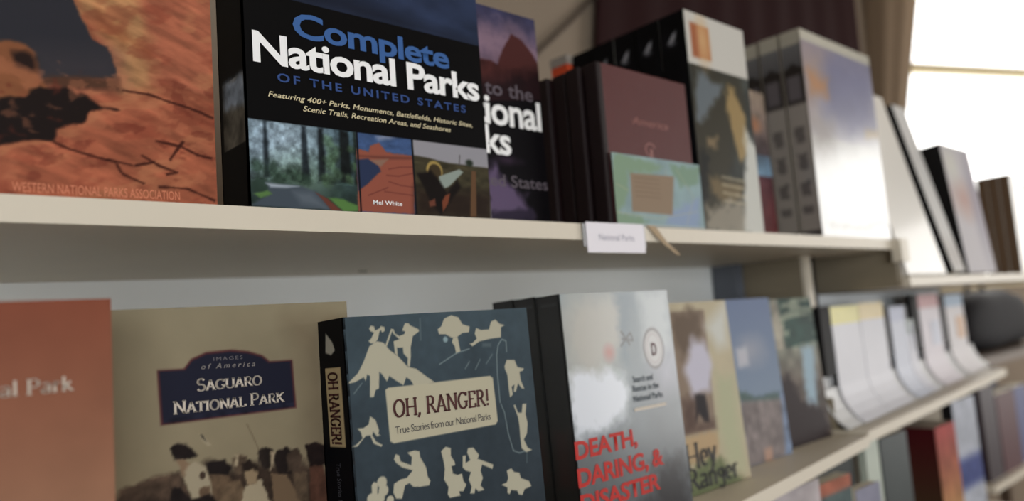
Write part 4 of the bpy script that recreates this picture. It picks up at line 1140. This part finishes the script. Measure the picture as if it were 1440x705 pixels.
k.poly([(-0.0068,0.0846),(0.1339,0.0733),(0.1514,0.0102),(0.0019,0.041)], (98, 106, 110), soft=0.02, rough=0.02, a=0.7)
k.poly([(0.1105,0.0564),(0.1514,0.0585),(0.1564,-0.0147),(0.0381,0.012),(0.1002,0.0294)], (28, 28, 34), soft=0.012, rough=0.01, a=0.95)
s = Ink(T, h, 0.0012, (15, 15, 17))
s.mottle(0.5, 0.02, 3, 1, 1, (s.V > 0.11))
s.rect(0.006, 0.055, T - 0.006, 0.105, (44, 16, 18), soft=0.004, a=0.8)
s.rect(0.006, 0.216, T - 0.004, 0.219, (52, 52, 56), a=0.8)
b = book('paperback_book', 'grey blue paperback with a painted white glare patch and bold red title, foremost of its row', 'book', 0.4905, 0.475, ZL, w, h, T, lean=2, front=k, spine=s, gloss=SHINY, group='black spined adventure books on the lower shelf')
back2 = dup(b, 0.0, 0.0312, 'black spined paperback right behind the one with the bold red title')
back3 = dup(b, 0.001, 0.0624, 'hindmost black spined paperback behind the dark blue hardcover')
for t_, ps in (('DEATH,', [(-0.0004,0.0804),(0.085,0.0775),(0.0014,0.0961)]), ('DARING, &', [(-0.0006,0.0567),(0.1209,0.0546),(0.0008,0.0728)]),
               ('DISASTER', [(-0.0002,0.035),(0.1116,0.0329),(0.0011,0.0504)])):
    place_text('lettering', 'sans', t_, ps[0], (ps[1][0], ps[0][1]), ps[2][1] - ps[0][1], RED_INK, b, bold=0.03, space=0.95)
for t_, ps in (('Search and', [(0.0891,0.1381),(0.1195,0.138),(0.0897,0.1416)]), ('Rescue in the', [(0.0875,0.1294),(0.1277,0.1292),(0.0881,0.1329)]), ('National Parks', [(0.0866,0.1199),(0.1322,0.119),(0.0873,0.1236)])):
    place_text('lettering', 'sans', t_, ps[0], (ps[1][0], ps[0][1]), 0.0062, mat('slate_ink', (54, 62, 70), 0.5), b, bold=0.01)
place_text('lettering', 'sans', 'D', (LC[0] - 0.004, LC[1] - 0.007), (LC[0] + 0.004, LC[1] - 0.007), 0.013, mat('plum_ink', (96, 70, 74), 0.5), b, bold=0.02)
box('rule', *(lambda q: (q[0][0], q[1][0], -0.0006, -0.0001, q[0][1] - 0.001, q[0][1] + 0.002))([(0.086,0.1121),(0.1355,0.1106)]), PALE_INK, b)

# --- ranger story book, cream cover
w, h = 0.134, 0.214
k = Ink(w, h, 0.0013, (198, 184, 150))
k.mottle(0.05, 0.03, 2)
k.poly([(0.019,0.2032),(0.0864,0.204),(0.0763,0.0656),(0.0128,0.0663)], (150, 128, 108), soft=0.001)
k.poly([(0.0219,0.2031),(0.0765,0.2026),(0.0666,0.163),(0.0333,0.1514),(0.0192,0.1664)], (112, 92, 74), soft=0.008, rough=0.01, rs=0.015)
k.poly([(0.0501,0.1713),(0.0799,0.1657),(0.086,0.1397),(0.0747,0.1084),(0.04,0.1053),(0.032,0.134)], (208, 204, 222), soft=0.006, rough=0.006, rs=0.02)  # violet white reflection on the cover, painted into its print
k.poly([(0.0438,0.1084),(0.0647,0.106),(0.0659,0.0741),(0.0539,0.0758),(0.0476,0.087),(0.0388,0.0761)], (44, 38, 42), soft=0.002, rough=0.002)
k.poly([(0.0191,0.1044),(0.0429,0.105),(0.0413,0.074),(0.0629,0.0745),(0.0755,0.0746),(0.0763,0.0656),(0.0128,0.0663)], (86, 62, 54), soft=0.008, rough=0.004, a=0.8)
k.poly([(0.0124,0.0646),(0.0787,0.0625),(0.0744,0.0343),(0.0103,0.0317)], (196, 164, 118), soft=0.003, rough=0.004)
k.poly([(0.0103,0.0317),(0.0744,0.0343),(0.0924,0.0173),(0.1204,-0.002),(0.1191,-0.0302),(0.0066,-0.007)], (110, 120, 78), soft=0.006, rough=0.010)
k.poly([(0.0918,0.1246),(0.1275,0.1211),(0.1243,0.0117),(0.0924,0.0173),(0.0816,0.0613)], (186, 188, 148), soft=0.010, rough=0.006, a=0.9)
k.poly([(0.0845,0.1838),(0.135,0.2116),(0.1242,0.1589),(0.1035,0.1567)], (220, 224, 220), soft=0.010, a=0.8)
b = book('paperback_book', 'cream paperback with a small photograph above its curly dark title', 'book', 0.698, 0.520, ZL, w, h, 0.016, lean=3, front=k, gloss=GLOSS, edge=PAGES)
P2 = [(0.0101,0.0357),(0.0702,0.035),(0.0165,0.0573),(0.0123,0.0115),(0.0883,0.0022),(0.0154,0.0291)]
place_text('lettering', 'roman', 'Hey', (P2[0][0], P2[1][1] - 0.006), (P2[1][0], P2[1][1] - 0.006), 0.026, BLACK_INK, b, thick=0.17, thin=0.08)
place_text('lettering', 'roman', 'Ranger', (P2[3][0] - 0.004, P2[4][1] + 0.004), (P2[4][0] + 0.020, P2[4][1] + 0.004), 0.022, BLACK_INK, b, thick=0.17, thin=0.08)

# --- sky blue book
w, h = 0.130, 0.215
k = Ink(w, h, 0.0018, (124, 144, 176))
k.grad(0.085, h, (132, 152, 176), (112, 130, 166))
k.ell(0.066, 0.145, 0.028, 0.016, (170, 172, 184), 0.9, 0.8, rough=0.3, rs=0.02)
k.poly([(0.0291,0.1492),(0.0537,0.1514),(0.0543,0.1269),(0.0282,0.1272)], (196, 196, 206), soft=0.004, rough=0.004)
k.poly([(0.0201,0.0983),(0.0572,0.0842),(0.1215,0.0851),(0.1186,0.0707),(0.0224,0.0804)], (84, 108, 104), soft=0.003, rough=0.004)
k.poly([(0.0208,0.0825),(0.1223,0.0745),(0.1111,-0.0003),(0.0178,-0.0002)], (136, 124, 122), soft=0.003)
k.mottle(0.25, 0.012, 4, 1, 1, (k.V < 0.08))
k.poly([(0.0601,0.016),(0.08,0.0168),(0.0767,-0.0066),(0.058,-0.0041)], (190, 150, 128), soft=0.003)
book('paperback_book', 'sky blue paperback with a lake landscape beside the cream one', 'book', 0.862, 0.552, ZL, w, h, 0.014, lean=3, front=k, edge=PAGES)
# --- green and brown book
w, h = 0.144, 0.2125
k = Ink(w, h, 0.0020, (96, 84, 76))
k.grad(0.14, h, (44, 78, 70), (40, 72, 64))
n = fbm(k.U * 0.6, k.V * 4, 0.03, 3)
k.put((slice(None), slice(None)), np.clip((n - 0.55) * 8, 0, 0.8) * (k.V > 0.14), (170, 176, 150))
k.poly([(0.0217,0.2132),(0.0434,0.2125),(0.0472,0.1399),(0.0391,0.1005),(0.0178,0.1026),(0.017,0.1554)], (166, 158, 140), soft=0.006, rough=0.006)
k.grad(0.085, 0.14, (112, 98, 88), (138, 140, 124))
k.mottle(0.3, 0.02, 6)
k.poly([(0.092,0.1366),(0.1312,0.1384),(0.1142,0.0472),(0.0821,0.0512)], (160, 190, 208), soft=0.006, rough=0.006)
k.poly([(-0.0108,0.0926),(0.0448,0.1044),(0.0671,0.062),(0.1362,0.0398),(0.138,-0.0654),(-0.0484,-0.0308)], (46, 30, 32), soft=0.006, rough=0.010)
book('paperback_book', 'paperback with a dark green top and near black brown foot at the shelf end', 'book', 1.000, 0.568, ZL, w, h, 0.016, lean=3, front=k, edge=PAGES)

# ================================================================== MAGAZINE RACK ON THE SECOND BOOKCASE
RA = math.atan2(0.1187, 0.9929)
rk = thing('magazine_rack', 'white curved magazine rack standing at the step of the lower shelf', 'rack', (1.170, 0.5265, -0.195), None, (0, 0, RA))
prof = [(0.056, 0.225), (0.0555, 0.12), (0.055, 0.060), (0.051, 0.042), (0.044, 0.028), (0.034, 0.014), (0.020, 0.003)]


def sheet(name, t0, t1, p, th, material, parent, front=True):
    """a sheet bent to the rack's profile p [(n, z)], running from t0 to t1"""
    vs, fs = [], []
    m_ = len(p)
    nrm_ = []
    for i in range(m_):
        a_ = p[max(0, i - 1)]
        b_ = p[min(m_ - 1, i + 1)]
        dx, dz = b_[0] - a_[0], b_[1] - a_[1]
        L = math.hypot(dx, dz)
        nrm_.append((dz / L * th, -dx / L * th))
    for t in (t0, t1):
        for i in range(m_):
            vs.append((t, p[i][0], p[i][1]))
            vs.append((t, p[i][0] + nrm_[i][0], p[i][1] + nrm_[i][1]))
    o_ = 2 * m_
    for i in range(m_ - 1):
        a_ = 2 * i
        fs += [(a_, a_ + 2, o_ + a_ + 2, o_ + a_), (a_ + 1, o_ + a_ + 1, o_ + a_ + 3, a_ + 3), (a_, a_ + 1, a_ + 3, a_ + 2), (o_ + a_, o_ + a_ + 2, o_ + a_ + 3, o_ + a_ + 1)]
    fs += [(0, o_, o_ + 1, 1), (o_ - 2, o_ - 1, 2 * o_ - 1, 2 * o_ - 2)]
    return link(name, mesh_of(name, vs, fs), material, parent)


ACR = mat('rack_white', (206, 206, 206), 0.5)
base = [(n_, z_) for n_, z_ in prof if z_ < 0.1]
sheet('tray', 0.0, 1.13, [(n_ + 0.004, z_ + 0.0005) for n_, z_ in base], -0.003, ACR, rk)
box('base', 0.004, 1.12, 0.045, 0.090, 0.0, 0.012, BROWN_PANEL, rk)
box('end_block', 0.0015, 0.0035, 0.045, 0.090, 0.012, 0.050, BROWN_PANEL, rk)
box('backboard', 0.10, 1.02, 0.098, 0.103, 0.0, 0.212, mat('rack_grey', (170, 176, 180), 0.5), rk)
box('divider', 0.02, 1.10, 0.068, 0.071, 0.012, 0.180, ACR, rk)
mags = [
    (0.066, 0.211, 0.190, 0.048, (206, 206, 212), (206, 198, 124), 'first white magazine with a yellow head, black book at its near side, in the rack'),
    (0.215, 0.358, 0.192, 0.000, (208, 208, 214), (206, 186, 134), 'second white magazine with a yellow head in the rack, beside the first'),
    (0.396, 0.500, 0.180, 0.034, (196, 200, 212), (164, 170, 192), 'pale lilac leaflet after the yellow headed magazines in the rack'),
    (0.505, 0.560, 0.150, 0.000, (204, 204, 212), (150, 160, 158), 'low pale green leaflet in the middle of the rack'),
    (0.620, 0.800, 0.200, 0.055, (210, 204, 210), (180, 130, 134), 'tall white magazine with a reddish head and black spine in the rack'),
    (0.865, 1.060, 0.196, 0.060, (208, 204, 206), (142, 168, 194), 'white magazine with a light blue head at the far end of the rack'),
]
for i, (t0, t1, top, th, c0, c1, lb) in enumerate(mags):
    t = thing('magazine', lb, 'magazine', (1.170, 0.5265, -0.195), 'magazines in the curved rack', (0, 0, RA))
    p = [(n_ - 0.0005, z_ + 0.001) for n_, z_ in prof if z_ < top]
    p[0:0] = [(0.056, top)]
    full = [(0.056, top - 0.035)] + p[1:]
    hz = top - 0.030
    lo_p = [(0.056, hz)] + [q for q in p if q[1] < hz - 0.002]
    sheet('page', t0, t1, lo_p, -0.0015, mat('mag_%d_paper' % i, c0, 0.5, var=0.05, vscale=20), t)
    sheet('masthead', t0, t1, [(0.056, top), (0.056, hz)], -0.0015, mat('mag_%d_head' % i, c1, 0.4, var=0.12, vscale=40), t)
    if th:
        box('spine', t0 - th, t0 - 0.0005, 0.056, 0.0672, 0.085 if i else 0.080, top + 0.002, BLACK, t)
    if i in (4, 5, 3):
        box('picture', t0 + (t1 - t0) * 0.45, t1 - 0.02, 0.0538, 0.0545, 0.085, 0.140, mat('mag_%d_pic' % i, (206, 170, 140) if i == 5 else (196, 200, 214), 0.4, var=0.2, vscale=30), t)

# ================================================================== BOTTOM SHELF AND FAR CORNER
ZC = -0.4999
k = Ink(0.10, 0.262, 0.004, (86, 104, 104))
k.rect(-1, 0.245, 1, 1, (190, 106, 78))
k.rect(0.0, 0.0, 0.01, 0.3, (190, 160, 140), soft=0.002)
k.mottle(0.2, 0.02, 2)
book('paperback_book', 'teal grey paperback with an orange top edge standing under the lower shelf', 'book', 0.975, 0.515, ZC, 0.10, 0.262, 0.02, front=k, edge=PAGES)
k = Ink(0.12, 0.276, 0.004, (184, 174, 176))
k.mottle(0.2, 0.03, 3)
book('paperback_book', 'whitish pink paperback nearest on the bottom shelf', 'book', 0.845, 0.505, ZC, 0.12, 0.276, 0.012, front=k, edge=PAGES)
k = Ink(0.08, 0.235, 0.004, (150, 150, 172))
k.mottle(0.1, 0.03, 3)
book('paperback_book', 'lavender grey paperback low on the bottom shelf', 'book', 1.085, 0.515, ZC, 0.075, 0.235, 0.014, front=k, edge=PAGES)
GRN = mat('dark_green_card', (18, 30, 28), 0.5)
book('hardcover_book', 'near black green hardcover behind the lavender paperback', 'book', 1.060, 0.570, ZC, 0.145, 0.280, 0.03, front=GRN, spine=GRN, back=GRN)
PG = mat('pale_green_card', (178, 186, 174), 0.5)
DG_ = mat('slate_card', (52, 60, 60), 0.5, var=0.3, vscale=12)
book('paperback_book', 'leaning pale green booklet beside the red and yellow book', 'book', 1.228, 0.560, ZC, 0.05, 0.279, 0.012, lean=-0, front=PG, spine=PG, back=PG)
book('paperback_book', 'slate grey book between the pale green booklet and the red book', 'book', 1.320, 0.575, ZC, 0.11, 0.268, 0.03, front=DG_, spine=DG_, back=DG_)
# the red and yellow book: a thick one whose page tops show
w, h, T = 0.105, 0.252, 0.062
k = Ink(w, h, 0.003, (176, 60, 52))
k.grad(0.06, 0.252, (196, 160, 84), (176, 54, 50))
k.grad(0.0, 0.06, (26, 18, 18), (150, 96, 60))
k.ell(0.05, 0.075, 0.03, 0.01, (70, 96, 130), 0.6, 0.8)
k.mottle(0.2, 0.03, 6)
s = Ink(T, h, 0.003, (84, 18, 24))
s.grad(0.10, 0.252, (78, 58, 36), (84, 16, 24))
s.rect(-1, -1, 1, 0.10, (14, 12, 14), soft=0.004)
book('hardcover_book', 'thick book with a maroon spine and red to yellow cover on the bottom shelf', 'book', 1.560, 0.575, ZC, w, h, T, front=k, spine=s, pages=PAGES_DIM)
k = Ink(0.135, 0.279, 0.004, (190, 196, 210))
k.rect(-1, 0.10, 1, 0.16, (70, 84, 150), soft=0.01)
k.mottle(0.15, 0.02, 6)
book('paperback_book', 'tall white and blue paperback behind the red and yellow book', 'book', 1.735, 0.600, ZC, 0.135, 0.279, 0.022, front=k)
book('paperback_book', 'small white paperback lying open ended behind the maroon spine', 'book', 1.49, 0.690, ZC, 0.10, 0.262, 0.02, front=WHT, spine=WHT)

tb = thing('side_table', 'brown topped table in the corner beyond the bookcases', 'table', (2.9, 0.9, -H))
BRT = mat('table_brown', (100, 84, 70), 0.5, var=0.1, vscale=6)
hb('table_top', 2.25, 3.60, 0.780, 1.10, -0.222, -0.200, BRT, tb)
hb('shelf', 2.25, 3.60, 0.700, 1.10, -0.518, -0.500, BOARD, tb)
for x_ in (2.26, 3.54):
    for y_ in (0.79, 1.05):
        hb('leg', x_, x_ + 0.04, y_, y_ + 0.04, -H, -0.518, BRT, tb)
        hb('leg', x_, x_ + 0.04, y_, y_ + 0.04, -0.500, -0.222, BRT, tb)
bagm = mat('bag_cloth', (20, 18, 22), 0.8, bump=0.4, bscale=30)
import bmesh
bm = bmesh.new()
bmesh.ops.create_cube(bm, size=1)
bmesh.ops.subdivide_edges(bm, edges=bm.edges[:], cuts=5, use_grid_fill=True)
for v in bm.verts:
    x_, y_, z_ = v.co * 2
    r_ = (abs(x_) ** 4 + abs(y_) ** 4 + abs(z_) ** 4) ** 0.25
    if r_ > 0:
        f_ = 1 / r_ if r_ > 1 else 1
    v.co = Vector((x_ * f_ * 0.36 * (1 - 0.12 * z_), y_ * f_ * 0.10, (z_ * f_ * 0.5 + 0.5) * 0.20 + 0.006 * math.sin(x_ * 6)))
me_ = bpy.data.meshes.new('bag')
bm.to_mesh(me_)
bm.free()
for p in me_.polygons:
    p.use_smooth = True
bag = thing('bag', 'dark grey soft bag standing on the brown corner table', 'bag', (3.12, 0.95, -0.197))
link('body', me_, bagm, bag)
pp = [(-0.09, 0, 0.17)] + [(-0.09 * math.cos(a_ * math.pi / 8), 0, 0.19 + 0.06 * math.sin(a_ * math.pi / 8)) for a_ in range(9)] + [(0.09, 0, 0.17)]
link('handle', tube_mesh('handle', pp, 0.008), bagm, bag)
MRN = mat('maroon_card', (70, 18, 26), 0.5)
MRN2 = mat('dark_plum_card', (40, 20, 30), 0.5)
NVY = mat('navy_block_card', (24, 28, 48), 0.5)
BLU = mat('blue_card', (70, 76, 120), 0.5)
book('hardcover_book', 'dark plum hardcover on the corner table shelf', 'book', 2.290, 0.72, ZC, 0.115, 0.245, 0.035, front=MRN2, spine=MRN2, back=MRN2)
book('hardcover_book', 'bright maroon hardcover on the corner table shelf', 'book', 2.415, 0.72, ZC, 0.165, 0.215, 0.04, front=MRN, spine=MRN, back=MRN)
book('hardcover_book', 'blue hardcover beside the maroon one at the picture border', 'book', 2.600, 0.725, ZC, 0.12, 0.215, 0.04, front=BLU, spine=BLU, back=BLU)
book('hardcover_book', 'tall navy hardcover behind the maroon one on the corner table shelf', 'book', 2.420, 0.785, ZC, 0.24, 0.262, 0.03, front=NVY, spine=NVY, back=NVY)
